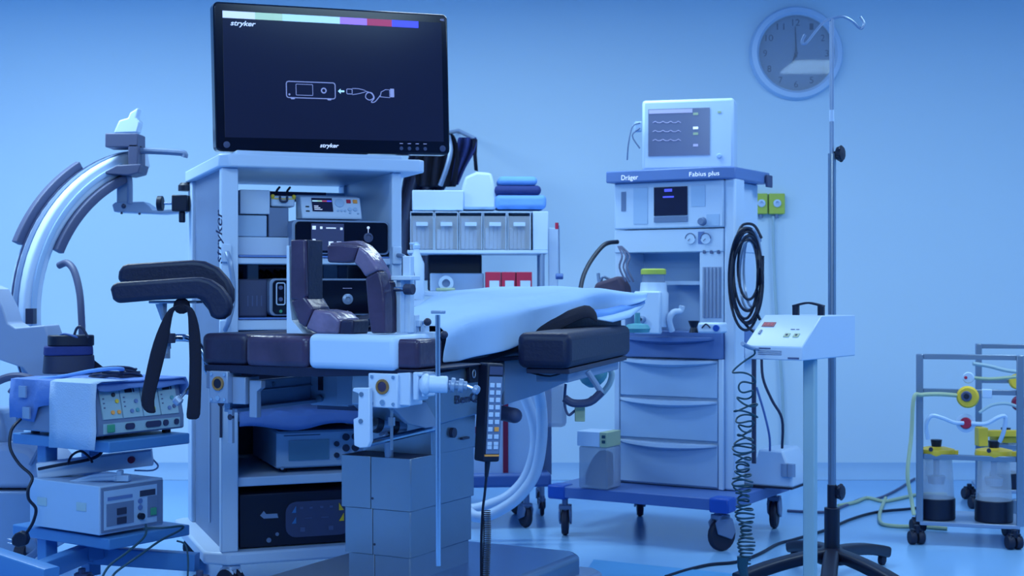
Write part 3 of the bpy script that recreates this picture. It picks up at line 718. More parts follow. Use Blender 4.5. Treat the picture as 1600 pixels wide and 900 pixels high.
apad([(515, 379), (557, 376), (572, 384), (584, 397), (598, 420), (606, 440), (600, 444), (590, 425), (572, 396), (557, 386), (515, 384)], .013, .045, 'outer_shell', 'leather_light', .004)
apad([(597, 438), (607, 440), (609, 470), (609, 521), (598, 521)], .013, .05, 'rear_pad', 'leather')
# white upright carrying the arch support
f3 = Frame((OT.M @ Vector((.04, .06, 0))).x, (OT.M @ Vector((.04, .06, 0))).y, -28, .884)
t = thing('support_upright', 'white metal upright post with clamps beside the brown arch pad', 'post', f3)
q = lambda x, y, yl=0: f3.Y(x, y, yl)
for x0, x1, ya, yb, dp in ((619, 626, 432, 522, .0), (629, 641, 400, 522, .02)):
    a = q(x0, ya, dp); b = q(x1, yb, dp); G().box(a.x, b.x, dp, dp+.02, max(b.z, .001), a.z).build('upright_bar', 'white', t, bevel=.002)
a = q(612, 431, -.01); b = q(644, 438, -.01); g = G(); g.box(a.x, b.x, -.015, .03, b.z, a.z); g.build('cross_bar', 'white', t, bevel=.002)
g = G(); p = q(640, 452, -.02); g.cyl(p-Vector((.013, 0, 0)), p+Vector((.011, 0, 0)), .014); g.build('clamp_knob', 'darkgrey', t, bevel=.002)
g = G(); g.cyl(p-Vector((.045, 0, 0)), p, .006); g.build('clamp_shaft', 'chrome', t)

# ---- bench of clamps on the right rail ----
cf = Frame((OT.M @ Vector((.10, .02, 0))).x, (OT.M @ Vector((.10, .02, 0))).y, -28, .77)
t = thing('rail_clamp', 'chrome rail clamp gripping a long vertical rod at the table corner', 'clamp', cf)
D0 = 3.48
def cl(x, y, dY=0): return cf.i @ W(x, y, D0+dY)
g = G(); g.cyl(cl(664, 600), cl(700, 601), .021, n=24); g.lathe([(.010, 0), (.020, .006), (.026, .010), (.026, .022), (.020, .026)], cl(655, 600), 20, tuple((cl(716, 602)-cl(658, 600)).normalized())); g.build('clamp_barrel', 'white', t, bevel=.004)
g = G(); g.cyl(cl(700, 601), cl(730, 603), .011); g.cyl(cl(704, 601), cl(711, 602), .018); g.cyl(cl(716, 602), cl(724, 603), .017); g.build('collar', 'silver', t, bevel=.002)
g = G(); g.tube([cl(728, 602), cl(745, 609)], .0045, 8); lv = g.build('lever', 'chrome', t)
g = G(); g.lathe([(.004, -.009), (.010, -.006), (.012, 0), (.010, .006), (.004, .009)], cl(744, 609), 16, (1, 0, -.3)); g.build('lever_knob', 'silver', lv)
g = G()
a, b = cl(628, 585), cl(640, 628); g.box(a.x, b.x, -.05, .0, b.z, a.z); a, b = cl(646, 583), cl(655, 622); g.box(a.x, b.x, -.05, .0, b.z, a.z); a, b = cl(628, 583), cl(655, 590); g.box(a.x, b.x, -.05, .0, b.z, a.z)
g.build('jaw', 'white', t, bevel=.004)
g = G(); g.cyl(cl(684, 492, -.0), cl(685, 884, -.0), .0062, n=14); rd = g.build('vertical_rod', 'chrome', t)
g = G(); a, b = cl(676, 485), cl(699, 490); g.box(a.x, b.x, a.y-.01, a.y+.01, b.z, a.z); g.build('rod_head', 'silver', rd, bevel=.002)
f4 = Frame((OT.M @ Vector((.11, .14, 0))).x, (OT.M @ Vector((.11, .14, 0))).y, -28, .875)
t = thing('rod_clamp', 'white clamp block with two round dark ball knobs above the seat corner', 'clamp', f4)
D1 = 3.72
def c4(x, y, dY=0): return f4.i @ W(x, y, D1+dY)
for (x0, y0_, x1, y1_) in ((640, 492, 656, 524), (646, 500, 664, 510), (652, 518, 692, 528), (660, 508, 670, 545)):
    a, b = c4(x0, y0_), c4(x1, y1_); G().box(a.x, b.x, a.y-.012, a.y+.012, b.z, a.z).build('clamp_bar', 'white', t, bevel=.002)
for x, y in ((668, 503), (694, 523)):
    g = G(); g.ball(c4(x, y, -.03), .0105, 18); kb = g.build('ball_knob', 'darkgrey', t)
    g = G(); g.cyl(c4(x, y, -.03), c4(x-10, y+2, 0), .004); g.build('knob_stem', 'chrome', kb)

# ---- leg holder at the left with two straps ----
lf = Frame(W(268, 470, 3.9).x, 3.9, 0, W(268, 470, 3.9).z)
t = thing('leg_rest', 'black curved trough leg rest on a chrome arm at the left table corner', 'leg rest', lf)
def ll(x, y, Y): return lf.i @ W(x, y, Y)
front = [(171, 452), (173, 445), (182, 441), (230, 438), (300, 433), (312, 433), (328, 437), (345, 448), (358, 466), (361, 480), (357, 492), (348, 499), (336, 500), (328, 494), (322, 478), (316, 470), (306, 466), (240, 469), (182, 474), (175, 468)]
# trough: sweep a thick shell section along the side outline: back wall, front wall, floor
back = [(x+9+(8 if x < 200 else 0), y-24) for x, y in front]
def outline(pp, Y0, Y1, m, nm, bev):
    g = G(); n = len(pp)
    vs = [ll(x, y, Y0) for x, y in pp]+[ll(x, y, Y1) for x, y in pp]
    # keep real size: place second outline straight behind the first
    for i in range(n): vs[n+i] = vs[i]+Vector((0, Y1-Y0, 0))
    g.add(vs, [tuple(range(n))[::-1], tuple(range(n, 2*n))]+[(i, (i+1) % n, n+(i+1) % n, n+i) for i in range(n)])
    return g.build(nm, m, t, bevel=bev, seg=4)
outline(front, 3.84, 3.885, 'vinyl_black', 'front_wall', .012)
bk = [(182, 440), (184, 424), (190, 415), (198, 412), (300, 406), (318, 408), (340, 418), (356, 436), (364, 452), (364, 470), (356, 486), (345, 492), (332, 478), (318, 455), (240, 458)]
outline(bk, 3.99, 4.03, 'vinyl_black', 'back_wall', .014)
md_ = [(178, 468), (180, 449), (200, 446), (306, 444), (322, 450), (342, 474), (348, 492), (338, 497), (325, 485), (308, 464)]
outline(md_, 3.87, 4.00, 'vinyl_dark', 'trough_floor', .01)
g = G(); a, b = ll(235, 470, 3.9), ll(310, 474, 3.9); g.box(a.x, b.x, -.02, .06, b.z, a.z); g.build('mount_plate', 'silver', t, bevel=.002)
g = G(); a = ll(252, 474, 3.92); g.tube([a, ll(256, 500, 3.92)], lambda k: .016-.009*k, 10); g.tube([ll(256, 495, 3.92), ll(263, 520, 3.92), ll(264, 545, 3.92)], .006, 8); g.cyl(ll(262, 500, 3.92), ll(262, 560, 3.92), .007); g.cyl(ll(258, 552, 3.90), ll(258, 560, 3.90), .009); g.build('swivel_link', 'silver', t)
g = G(); g.tube([ll(262, 528, 3.92), ll(290, 528, 3.92), ll(302, 532, 3.90), ll(316, 548, 3.88), ll(326, 566, 3.86)], .0105, 12, sm=5); g.tube([ll(318, 553, 3.87), ll(320, 578, 3.87), ll(326, 588, 3.87)], .004, 8); ar = g.build('support_arm', 'chrome', t)
g = G(); g.cyl(ll(265, 521, 3.90), ll(265, 536, 3.90), .016, n=16); g.build('arm_joint', 'darkgrey', ar, bevel=.002)
g = G(); g.tube([ll(298, 602, 3.86), ll(280, 624, 3.84)], .0045, 8); lv = g.build('lock_lever', 'chrome', t)
g = G(); g.lathe([(.006, -.012), (.013, -.008), (.013, .008), (.006, .012)], ll(278, 626, 3.84), 14, (.7, 0, -.7)); g.build('lever_knob', 'silver', lv)
g = G(); g.ball(ll(284, 478, 3.88), .018); g.lathe([(.012, -.012), (.022, -.006), (.022, .006), (.012, .012)], ll(284, 478, 3.87), 14, (0, 1, 0)); st0 = g.build('strap_knot', 'fabric_black', t)
def ribbon(pts, w0, w1, nm, par, Y, m='fabric_black'):
    n = len(pts); vs = []
    for i, (x, y, hw) in enumerate(pts):
        c = ll(x, y, Y); d = Vector((hw, 0, 0))*Y/FX
        vs.append((c-d, c+d))
    g = G(); g.grid([[a, (a+b)/2+Vector((0, -.006, 0)), b] for a, b in vs]); return g.build(nm, m, par, solid=.004, subd=1)
ribbon([(280, 477, 4), (268, 482, 5), (262, 496, 7), (255, 520, 11), (247, 550, 13), (238, 590, 12), (231, 618, 11), (230, 635, 11), (238, 646, 8)], 0, 0, 'strap', t, 3.83)
ribbon([(286, 476, 4), (296, 479, 5), (301, 494, 7), (304, 520, 10), (306, 560, 10), (305, 600, 10), (303, 640, 11), (301, 656, 12)], 0, 0, 'strap', t, 3.83)

# ---- arm board ----
AB = Frame(.0129, 3.99, -16, .775)
t = thing('arm_board', 'long dark grey padded arm board lying along the right side of the table', 'arm board', AB)
g = G(); g.box(0, .155, 0, .86, .0, .10); g.build('pad', 'vinyl_black', t, bevel=.022, seg=4)
g = G(); g.box(.02, .145, .03, .84, -.016, -.001); g.build('board_plate', 'darkgrey', t, bevel=.002)
g = G(); g.box(.03, .125, .10, .80, -.045, -.017); g.build('mount_rail', 'silver', t, bevel=.003)
g = G(AB.i); g.tube([W(918, 580, 4.2), W(940, 614, 4.2)], .009, 10); g.build('lock_lever', 'silver', t)
g = G(AB.i); g.tube([W(940, 612, 4.2), W(922, 628, 4.2), W(896, 630, 4.2), W(882, 622, 4.2)], .012, 10, sm=4); g.build('grip', 'slate', t)
g = G(AB.i); g.tube([W(828, 582, 4.05), W(860, 588, 4.03), W(888, 578, 4.1)], .003, 6, sm=4); g.build('loose_cord', 'black', t)
g = G(AB.i); g.tube([W(884, 600, 4.25), W(882, 630, 4.25), W(888, 648, 4.25), W(898, 642, 4.25), W(925, 620, 4.25)], .004, 6, sm=4)
g.build('hanging_tube', 'ink_mid', t)
g = G(AB.i); p = W(906, 640, 4.24); g.box(p.x-.015, p.x+.015, p.y-.01, p.y+.01, p.z-.035, p.z+.02); g.build('tube_tag', 'tube_yellow', t, bevel=.002)

# ---- hand control ----
RF = Frame(W(768, 722, 3.78).x, 3.78, 33, W(768, 722, 3.78).z)
t = thing('hand_control', 'long black hand control with pale keypad hanging on the table side', 'remote control', RF)
tl = Matrix.Rotation(math.radians(3.2), 4, 'Y')
hw, hd, hh = .052, .050, .262
g = G(tl); g.box(-hw/2, hw/2, 0, hd, 0, hh); hb = g.build('housing', 'black', t, bevel=.006, seg=3)
g = G(tl); g.box(-hw/2+.006, hw/2-.005, -.002, .001, .022, hh-.035); kp = g.build('keypad', 'grey', t)
g = G(tl); g.box(-hw/2+.006, hw/2-.005, -.002, .001, hh-.030, hh-.008); g.build('top_label', 'slate', t)
for r in range(9):
    for c_ in range(2):
        x = -.011+.020*c_; z = hh-.058-.0195*r; g = G(tl); g.box(x-.007, x+.007, -.0045, -.002, z-.006, z+.006)
        g.build('key', 'orange' if (r == 6 and c_ == 1) else 'white', kp, bevel=.001)
for c_ in range(2):
    x = -.011+.020*c_; g = G(tl); g.box(x-.007, x+.007, -.0045, -.002, .034, .046); g.build('key', 'white', kp, bevel=.001)
g = G(tl); g.box(-hw/2+.003, hw/2-.004, -.0015, .001, .015, .020); g.build('trim_line', 'orange', t)
g = G(RF.i)
g.tube([W(762, 720, 3.80), W(760, 745, 3.80)], lambda k: .008-.003*k, 10)
g.tube([W(760, 745, 3.80), W(757, 775, 3.80), W(754, 800, 3.80), W(752, 850, 3.8), W(752, 905, 3.8)], .0035, 8, sm=4)
co = []
for i in range(420):
    a = i*2*PI/11; z = i/420; c_ = W(760+1.0*math.sin(z*5), 798+110*z, 3.80); co.append(c_+Vector((.0098*math.cos(a), .0098*math.sin(a), 0)))
g.tube(co, .0015, 5); g.build('coiled_cord', 'black', t)

# ================= anaesthesia workstation =================
AN = Frame(.81, 5.33, -31)
an = thing('anaesthesia_machine', 'tall white anaesthesia workstation with a blue top band, drawers and wide blue wheeled base', 'medical machine', AN)
YF = .226
bw, bd = .775, .70
g = G(); g.prism([(-bw+.03, 0), (-.03, 0), (0, .03), (0, bd-.03), (-.03, bd), (-bw+.03, bd), (-bw, bd-.03), (-bw, .03)], 'z', .160, .205); g.build('base_platform', 'blue_royal', an, bevel=.004)
for x0, y0 in ((-bw, 0), (-.075, 0)):
    G().box(x0-.003, x0+.078, y0-.004, y0+.075, .152, .209).build('corner_block', 'blue_corner', an, bevel=.008)
for x, y, r, yw in ((-bw+.05, .05, .055, .45), (-.06, .05, .062, -.5), (-.06, bd-.06, .060, .2), (-bw+.10, bd-.06, .050, .5)):
    caster(an, x, y, .16, r, .034, 'grey', 'rubber', yaw=yw)
def aN(px, py, y=YF): return AN.Y(px, py, y)
xl = aN(962, 600).x; xr = aN(1126, 600).x; xo = xr+.012
zb = .207
dzs = [(560, 628), (630, 693), (696, 762)]
g = G(); g.box(xl, xo, YF+.004, YF+.36, zb, .72); g.build('drawer_cabinet', 'white', an, bevel=.006)
for a, b in ((xl, xl+.022), (xr-.005, xo+.004)): G().box(a, b, YF-.012, YF+.01, zb, .72).build('cabinet_frame', 'white', an, bevel=.003)
def drawer(z0, z1, m, lip):
    d = G().box(xl+.024, xr-.010, YF-.008, YF+.004, z0, z1).build('drawer', m, an, bevel=.003)
    x0, x1 = xl+.026, xr-.012; n = 14; g = G(); rows = []
    for k in range(n+1):
        t = k/n; x = x0+(x1-x0)*t; dp = .050*math.sin(PI*t)**.7; sg = .022*math.sin(PI*t)
        rows.append([(x, YF-.009, z1), (x, YF-.009-dp, z1-.004), (x, YF-.009-dp, z1-.010-sg*.4), (x, YF-.009, z1-.012-sg)])
    g.grid(rows); g.build('handle', lip, d, solid=.002)
zt = .828
drawer(.735, zt-.022, 'blue_band', 'blue_band')
for (a, b), m in zip(((.565, .715), (.395, .555), (.215, .385)), ('white',)*3): drawer(a, b, 'offwhite', 'white')
g = G(); g.box(xl-.005, xo+.002, YF-.015, YF+.36, .72, zt); g.build('worktop', 'blue_band', an, bevel=.004)
g = G(); g.box(xo+.002, xo+.05, YF+.0, YF+.10, zb, 1.43); g.build('side_column', 'white', an, bevel=.008)
g = G(); g.box(xo+.002, xo+.05, YF+.10, YF+.37, .735, .83); g.build('side_band', 'blue_band', an, bevel=.003)
# upper recess with back, left cheek and shelf
z_a = aN(1000, 395).z; z_m = aN(1000, 358).z; z_t = aN(1000, 287).z
xm = aN(1093, 450).x
G().box(xl-.002, xl+.045, YF, YF+.34, zt, z_a).build('left_cheek', 'white', an, bevel=.003)
G().box(xl+.045, xm, YF+.17, YF+.20, zt, z_a).build('recess_back', 'offwhite', an)
G().box(xl+.19, xm, YF+.06, YF+.17, zt+.185, zt+.20).build('recess_shelf', 'white', an)
G().box(xm, xo, YF, YF+.34, zt, z_a).build('flow_column', 'white', an, bevel=.003)
a = aN(1098, 417); b = aN(1127, 497)
g = G(); g.box(a.x, b.x, YF-.002, YF+.004, b.z, a.z); fw = g.build('flow_window', 'warm_grey', an)
for k in range(5):
    x = a.x+(b.x-a.x)*(k+.5)/5; g = G(); g.cyl((x, YF-.004, b.z+.003), (x, YF-.004, a.z-.003), .0035, n=8); g.build('flow_tube', 'silver', fw)
for px in (1101, 1112, 1123):
    p = aN(px, 393); g = G(); g.box(p.x-.006, p.x+.006, YF-.004, YF, p.z-.008, p.z+.006); g.build('gas_symbol', 'ink_mid', an)
g = G(); g.box(xl-.004, xo+.002, YF-.004, YF+.36, z_a, z_m-.004); pn = g.build('gauge_panel', 'white', an, bevel=.004)
for px in (1080, 1104):
    p = aN(px, 373); 
    if px > 1100: G().box(p.x-.034, p.x-.008, YF-.006, YF-.003, p.z-.020, p.z+.028).build('gauge_plate', 'blue_band', pn)
    g = G(); g.cyl((p.x, YF-.010, p.z), (p.x, YF-.003, p.z), .021, n=24); gg = g.build('gauge_face', 'white', pn)
    g = G(); g.tube([(p.x+.021*math.cos(t), YF-.010, p.z+.021*math.sin(t)) for t in [PI*k/12 for k in range(13)]], .002, 6); g.cyl((p.x, YF-.012, p.z), (p.x-.010, YF-.012, p.z-.009), .001); g.build('gauge_ring', 'ink_mid', gg)
g = G(); g.box(xl-.002, xo+.004, YF-.010, YF+.36, z_m, z_t+.004); hd = g.build('control_head', 'white', an, bevel=.006)
a = aN(1022, 293, YF-.012); b = aN(1074, 336, YF-.012); g = G(); g.box(a.x, b.x, YF-.014, YF-.009, b.z, a.z); sc = g.build('screen', 'screen_dark', hd)
G().box(a.x, b.x, YF-.014, YF-.009, b.z-.026, b.z-.004).build('screen_sill', 'grey', hd)
g = G(); g.box(a.x+.047, a.x+.080, YF-.0155, YF-.014, a.z-.019, a.z-.008); g.box(a.x+.040, a.x+.088, YF-.0155, YF-.014, a.z-.043, a.z-.037); g.build('screen_text', 'ui_blue', sc)
p = aN(1098, 346, YF-.012); g = G(); g.cyl((p.x, YF-.010, p.z), (p.x, YF-.034, p.z), .017, .014, n=20); g.build('rotary_knob', 'grey', hd, bevel=.002)
for x0, y0, x1, y1 in ((990, 293, 1012, 350), (1080, 290, 1102, 322), (1104, 335, 1124, 352)):
    a = aN(x0, y0, YF-.01); b = aN(x1, y1, YF-.01); G().box(a.x, b.x, YF-.012, YF-.009, b.z, a.z).build('key_field', 'offwhite', hd)
a = aN(971, 300, YF-.01); b = aN(978, 330, YF-.01); G().box(a.x, b.x, YF-.012, YF-.009, b.z, a.z).build('switch_strip', 'grey', hd)
ztp = aN(1000, 268).z
g = G(); g.prism([(xl-.02, YF-.05), (xo-.02, YF-.05), (xo+.05, YF+.0), (xo+.055, YF+.36), (xl-.02, YF+.36)], 'z', z_t+.004, ztp+.002); tb = g.build('top_band', 'blue_band', an, bevel=.005)
ftext('Fabius plus', AN, 1077, 269, 1124, 278, YF-.0505, 'ui_white', tb)
ftext('Dräger', AN, 971, 274, 997, 284, YF-.0505, 'ui_white', tb)
g = G(); g.box(xo+.058, xo+.068, YF+.30, YF+.36, ztp-.06, ztp-.01); g.build('rail_end', 'slate', an, bevel=.003)
# hose hook and coil
hk = AN.L(1182, 373, 5.55)
g = G(AN.i); a = W(1158, 368, 5.6); b = W(1196, 377, 5.5); g.box(a.x, b.x, a.y-.02, a.y+.03, b.z, a.z); g.tube([W(1160, 380, 5.6), W(1140, 372, 5.65)], .010, 8); g.build('hose_hook', 'silver', an, bevel=.003)
g = G(AN.M.copy().inverted() @ AN.M)
g = G()
def loop(cx, cy, rx, ry, Y, r=.006, ph=0): return [W(cx+rx*math.cos(ph+2*PI*k/16), cy+ry*math.sin(ph+2*PI*k/16)-(.2*ry if False else 0), Y+.03*math.sin(k)) for k in range(16)]
for cx, cy, rx, ry in ((1166, 430, 24, 74), (1168, 424, 22, 62), (1165, 436, 26, 80), (1170, 418, 17, 50), (1164, 428, 20, 70), (1168, 440, 24, 66)):
    g.tube(loop(cx, cy, rx, ry, 5.42), .0055, 7, closed=True, sm=3)
g.tube([W(1142, 440, 5.42), W(1148, 480, 5.42), (W(1165, 507, 5.42)), W(1180, 520, 5.42)], .0055, 7, sm=4)
g.tube([W(1188, 470, 5.42), W(1182, 485, 5.42), W(1188, 500, 5.42)], .006, 7, sm=3)
g.tube([W(1146, 392, 5.42), W(1142, 440, 5.40), W(1150, 478, 5.40), W(1166, 506, 5.40), W(1180, 490, 5.40), W(1190, 455, 5.42), W(1192, 400, 5.44)], .0055, 7, sm=5)
g.tube([W(1150, 372, 5.5), W(1160, 352, 5.52), W(1178, 352, 5.52), W(1190, 372, 5.5)], .0055, 7, sm=5)
g.tube([W(1155, 372, 5.5), W(1164, 358, 5.52), W(1174, 358, 5.52), W(1184, 372, 5.5)], .0055, 7, sm=5)
single(g, 'hose_coil', 'black', 'thick coil of black hoses looped over the hook beside the flow meter column', 'hose')
g = G()
for k in range(2): g.tube(loop(1176-6*k, 420+10*k, 14, 60-6*k, 5.46), .005, 7, closed=True, sm=3)
single(g, 'hose_coil', 'silver', 'thin grey hose loops within the black hose coil at the workstation side', 'hose')
# rail and tubing at the right-hand side
g = G(AN.i); g.cyl(W(1178, 545, 5.35), W(1178, 724, 5.35), .009, n=10); g.build('side_rail', 'darkgrey', an)
g = G(); g.tube([W(1190, 548, 5.5), W(1192, 590, 5.5), W(1206, 625, 5.5), W(1222, 655, 5.5), W(1222, 700, 5.55)], .0055, 8, sm=5)
single(g, 'gas_tube', 'darkgrey', 'dark tube bending down from the workstation to the white pump box', 'hose')
g = G(); g.tube([W(1182, 605, 5.5), W(1194, 645, 5.5), W(1202, 680, 5.5), W(1203, 704, 5.55)], .0045, 8, sm=5)
single(g, 'gas_tube', 'blue_royal', 'thin blue tube running down to the white pump box', 'hose')
# pump box on base
p = AN.Z(1186, 765, .21); pf = sub(AN, -.15, .62, .21); pf = Frame(W(1214, 760, 5.72).x, 5.72, -31, .21)
t = thing('pump_box', 'white rounded pump box sitting on the right end of the blue workstation base', 'medical device', pf)
g = G(); g.prism([(-.12, .002), (.10, .002), (.10, .06), (.06, .15), (-.04, .15), (-.05, .11), (-.12, .11)], 'y', -.10, .10); g.build('body', 'white', t, bevel=.010)
g = G()
for x in (.075, .10): g.cyl((x, -.11, .05), (x, -.11, .10), .016, n=14)
g.build('connector', 'silver', t); G().box(-.115, .10, -.104, .104, -.002, .006).build('foot_strip', 'rubber', t)
# glove box and bin on base left
bf = Frame(W(928, 758, 5.62).x, 5.62, -31, .207)
g = G(bf.M); g.box(-.063, .065, -.01, .11, .001, .165)
o = single(g, 'clear_bin', 'frosted', 'clear grey bin with dark contents standing on the blue base', 'bin', bevel=.006)
g = G(bf.M); g.prism([(-.055, .006), (.055, .006), (.056, .14), (.01, .15), (-.02, .12), (-.052, .06)], 'y', .02, .07)
single(g, 'bagged_item', 'darkgrey', 'dark crumpled item inside the clear bin', 'bag', bevel=.012)
gf = Frame(bf.loc.x, bf.loc.y, -31, .374)
t = thing('glove_carton', 'white glove carton with green end lying on top of the clear bin', 'box', gf)
G().box(-.065, .035, -.02, .10, .001, .06).build('carton', 'white', t, bevel=.002)
G().box(.0352, .068, -.019, .10, .001, .06).build('green_end', 'tube_yellow', t, bevel=.002)
g = G()
for z in (.022, .042): g.box(.045, .060, -.0205, -.019, z-.006, z+.006)
g.build('printed_mark', 'green_dark', t)
# absorber canister
cf = Frame(W(1021, 512, 5.62).x, 5.62, -31, .832)
t = thing('absorber_canister', 'white absorber canister with a yellow-green lid in the workstation recess', 'canister', cf)
g = G(); g.lathe([(.0, .06), (.058, .06), (.060, .19), (.054, .20), (.052, .225), (.05, .235), (.0, .235)], (0, 0, -.045), 28); g.build('body', 'white', t)
g = G(); g.box(-.055, .060, -.065, -.045, -.012, .155); g.build('front_shield', 'white', t, bevel=.006)
g = G(); g.lathe([(.0, .185), (.046, .185), (.044, .215), (.047, .222), (.0, .222)], (0, 0, .0), 24); g.build('neck', 'frosted', t)
g = G(); g.lathe([(.0, .222), (.050, .222), (.050, .240), (.044, .244), (.0, .244)], (0, 0, .0), 28); g.build('lid', 'lime', t)
g = G(); g.box(-.03, -.012, -.067, -.064, .125, .130); g.build('printed_line', 'ink_mid', t)
g = G(); g.lathe([(.014, 0), (.014, .02), (.007, .022), (.007, .0)], (-.015, -.064, .045), 16, (0, -1, 0)); g.build('port', 'silver', t)
# small objects on worktop
w0 = lambda px, py, Y: W(px, py, Y)
g = G(); g.tube([W(1050, 517, 5.6), W(1046, 500, 5.58), (W(1052, 488, 5.58)), W(1063, 486, 5.6), W(1066, 478, 5.6)], .012, 12, sm=5)
single(g, 'breathing_tube', 'white_matte', 'white curved breathing tube standing beside the canister', 'hose')
g = G(); c_ = W(996, 519, 5.45); g.lathe([(0, 0), (.045, 0), (.05, .015), (.04, .03), (.012, .035), (.010, .075), (0, .075)], Vector((c_.x, c_.y, .830)), 20)
single(g, 'face_mask', 'teal', 'teal rubber mask with a dark stem lying by the drape corner', 'mask')
c_ = W(1084, 518, 5.42)
g = G(); g.lathe([(0, 0), (.018, 0), (.012, .02), (.022, .045), (0, .045)], Vector((c_.x, c_.y, .830)), 14)
single(g, 'small_valve', 'black', 'small black hourglass valve on the blue worktop', 'valve')
c_ = W(1112, 518, 5.35); mf = Frame(c_.x, c_.y, -31, .830)
t = thing('vaporiser_block', 'white low block with blue dial at the right end of the worktop', 'medical device', mf)
G().box(-.05, .045, -.02, .05, 0, .040).build('block', 'white', t, bevel=.008)
g = G(); g.cyl((.028, -.028, .020), (.028, -.018, .020), .012); g.build('dial', 'blue_corner', t)
g = G(); g.tube([(-.03, -.022, .02), (-.01, -.03, .035), (.005, -.025, .02)], .003, 6, sm=3); g.build('clip', 'darkgrey', t)
# left hose, bag and cables
g = G(); g.tube([W(965, 378, 5.75), W(945, 382, 5.7), (W(925, 405, 5.65)), W(912, 430, 5.6), W(906, 456, 5.55)], .009, 10, sm=5)
single(g, 'arched_hose', 'black', 'black hose arching out from the workstation side down to the drape', 'hose')
c_ = W(957, 460, 5.7); bgf = Frame(c_.x, c_.y, -20, c_.z)
t = thing('breathing_bag', 'brown paper wrapped breathing bag lying behind the drape edge', 'bag', bgf)
g = G(); g.prism([(-.075, -.01), (-.060, .045), (.04, .075), (.065, .03), (.075, -.03), (.0, -.03)], 'y', -.05, .05); g.build('bag', 'brown', t, bevel=.014, seg=3)
g = G(); g.tube([(-.05, 0, .04), (-.035, -.02, .07), (-.01, 0, .06)], .006, 8, sm=4); g.cyl((-.055, 0, .04), (-.06, 0, .085), .007); g.build('elbow', 'silver', t)
g = G()
for k, (dx, m) in enumerate(((0, 0), (6, 0), (12, 0))):
    g.tube([W(966+dx*.4, 385, 5.7), W(972+dx, 400, 5.66), W(968+dx, 418, 5.64), W(978+dx, 440, 5.62)], .004, 6, sm=4)
single(g, 'sensor_leads', 'midgrey', 'thin sensor leads hanging at the left cheek of the workstation', 'cables')
# patient monitor on top
c_ = AN.M @ Vector(((xl+xo)/2, YF+.15, ztp+.003)); PF = Frame(W(1076, 260, 5.72).x, 5.72, -14, ztp+.003)
t = thing('patient_monitor', 'white patient monitor with a grey screen on top of the workstation band', 'monitor', PF)
a = PF.Y(1003, 157, 0); b = PF.Y(1147, 258, 0)
G().box(a.x, b.x, 0, .16, .0, a.z).build('housing', 'white', t, bevel=.012)
def pm(px, py, y=-.001): return PF.Y(px, py, y)
a, b = pm(1013, 171), pm(1109, 242); g = G(); g.box(a.x, b.x, -.003, .001, b.z, a.z); sc = g.build('screen', 'screen_grey', t)
g = G(); c1, c2 = pm(1014, 172), pm(1082, 176); g.box(c1.x, c2.x, -.0045, -.003, c2.z, c1.z); g.build('screen_bar', 'ui_line', sc)
for px, py, m_ in ((1087, 178, 'tube_yellow'), (1087, 200, 'ui_white'), (1087, 209, 'tube_yellow'), (1087, 227, 'ui_line')):
    p = pm(px, py); G().box(p.x-.010, p.x+.010, -.0045, -.003, p.z-.005, p.z+.005).build('reading', m_, sc)
g = G()
for k in range(3): g.tube([(lambda p: (p.x, -.004, p.z+.006*((i % 3) == 1)))(pm(1020+4*i, 192+14*k)) for i in range(12)], .0012, 5)
g.build('trace', 'ui_line', sc)
p = pm(1124, 175); G().box(p.x-.007, p.x+.007, -.003, .001, p.z-.004, p.z+.004).build('alarm_light', 'tube_yellow', t)
p = pm(1124, 245); g = G(); g.lathe([(.010, 0), (.010, .006), (.007, .009)], (p.x, 0, p.z+.003), 18, (0, -1, 0)); g.build('knob', 'offwhite', t)
g = G(PF.i); g.tube([W(1000, 192, 5.7), W(988, 198, 5.7), W(982, 225, 5.7), W(980, 250, 5.72)], .003, 6, sm=4); g.tube([W(1000, 200, 5.7), W(988, 212, 5.7), W(1000, 232, 5.7)], .003, 6, sm=4); g.build('lead', 'grey', t)
g = G(PF.i); a, b = W(992, 190, 5.71), W(1003, 205, 5.71); g.box(a.x, b.x, a.y, a.y+.04, b.z, a.z); g.build('lead_plug', 'offwhite', t, bevel=.003)

# ================= wall things =================
cc = W(1243, 84, WB); CF = Frame(cc.x, WB, 0, cc.z)
t = thing('wall_clock', 'round wall clock with wide pale rim high on the back wall', 'clock', CF)
R = .245
g = G(); g.lathe([(R*.80, .0), (R, .0), (R, .02), (R*.96, .045), (R*.86, .050), (R*.80, .03)], (0, 0, 0), 64, (0, -1, 0), cap=False); g.build('rim', 'white', t)
g = G(); g.cyl((0, -.002, 0), (0, -.012, 0), R*.82, n=48); fc = g.build('dial', 'clock_face', t)
for k in range(12):
    a = math.radians(90-30*(k+1)); s_ = str(k+1); w = .040 if len(s_) > 1 else .020
    text(s_, w, .034, 'ink', fc, on_front(R*.66*math.cos(a)-w/2, -.0130, R*.66*math.sin(a)-.017), name='numeral')
for dx, dz, w, nm in ((-.004, .14, .005, 'minute_hand'), (-.020, -.055, .008, 'hour_hand')):
    d = Vector((dx, 0, dz)); n = Vector((dz, 0, -dx)).normalized()*w
    g = G(); A = Vector((0, -.016, 0)); g.add([A-d*.15-n, A-d*.15+n, A+d+n*.4, A+d-n*.4], [(0, 1, 2, 3)]); g.build(nm, 'ink', t, solid=.002)
g = G(); g.cyl((0, -.012, 0), (0, -.020, 0), .010); g.build('hand_hub', 'ink', t)
g = G(); g.cyl((0, -.034, 0), (0, -.036, 0), R*.82, n=48); g.build('glass', 'glass', t)
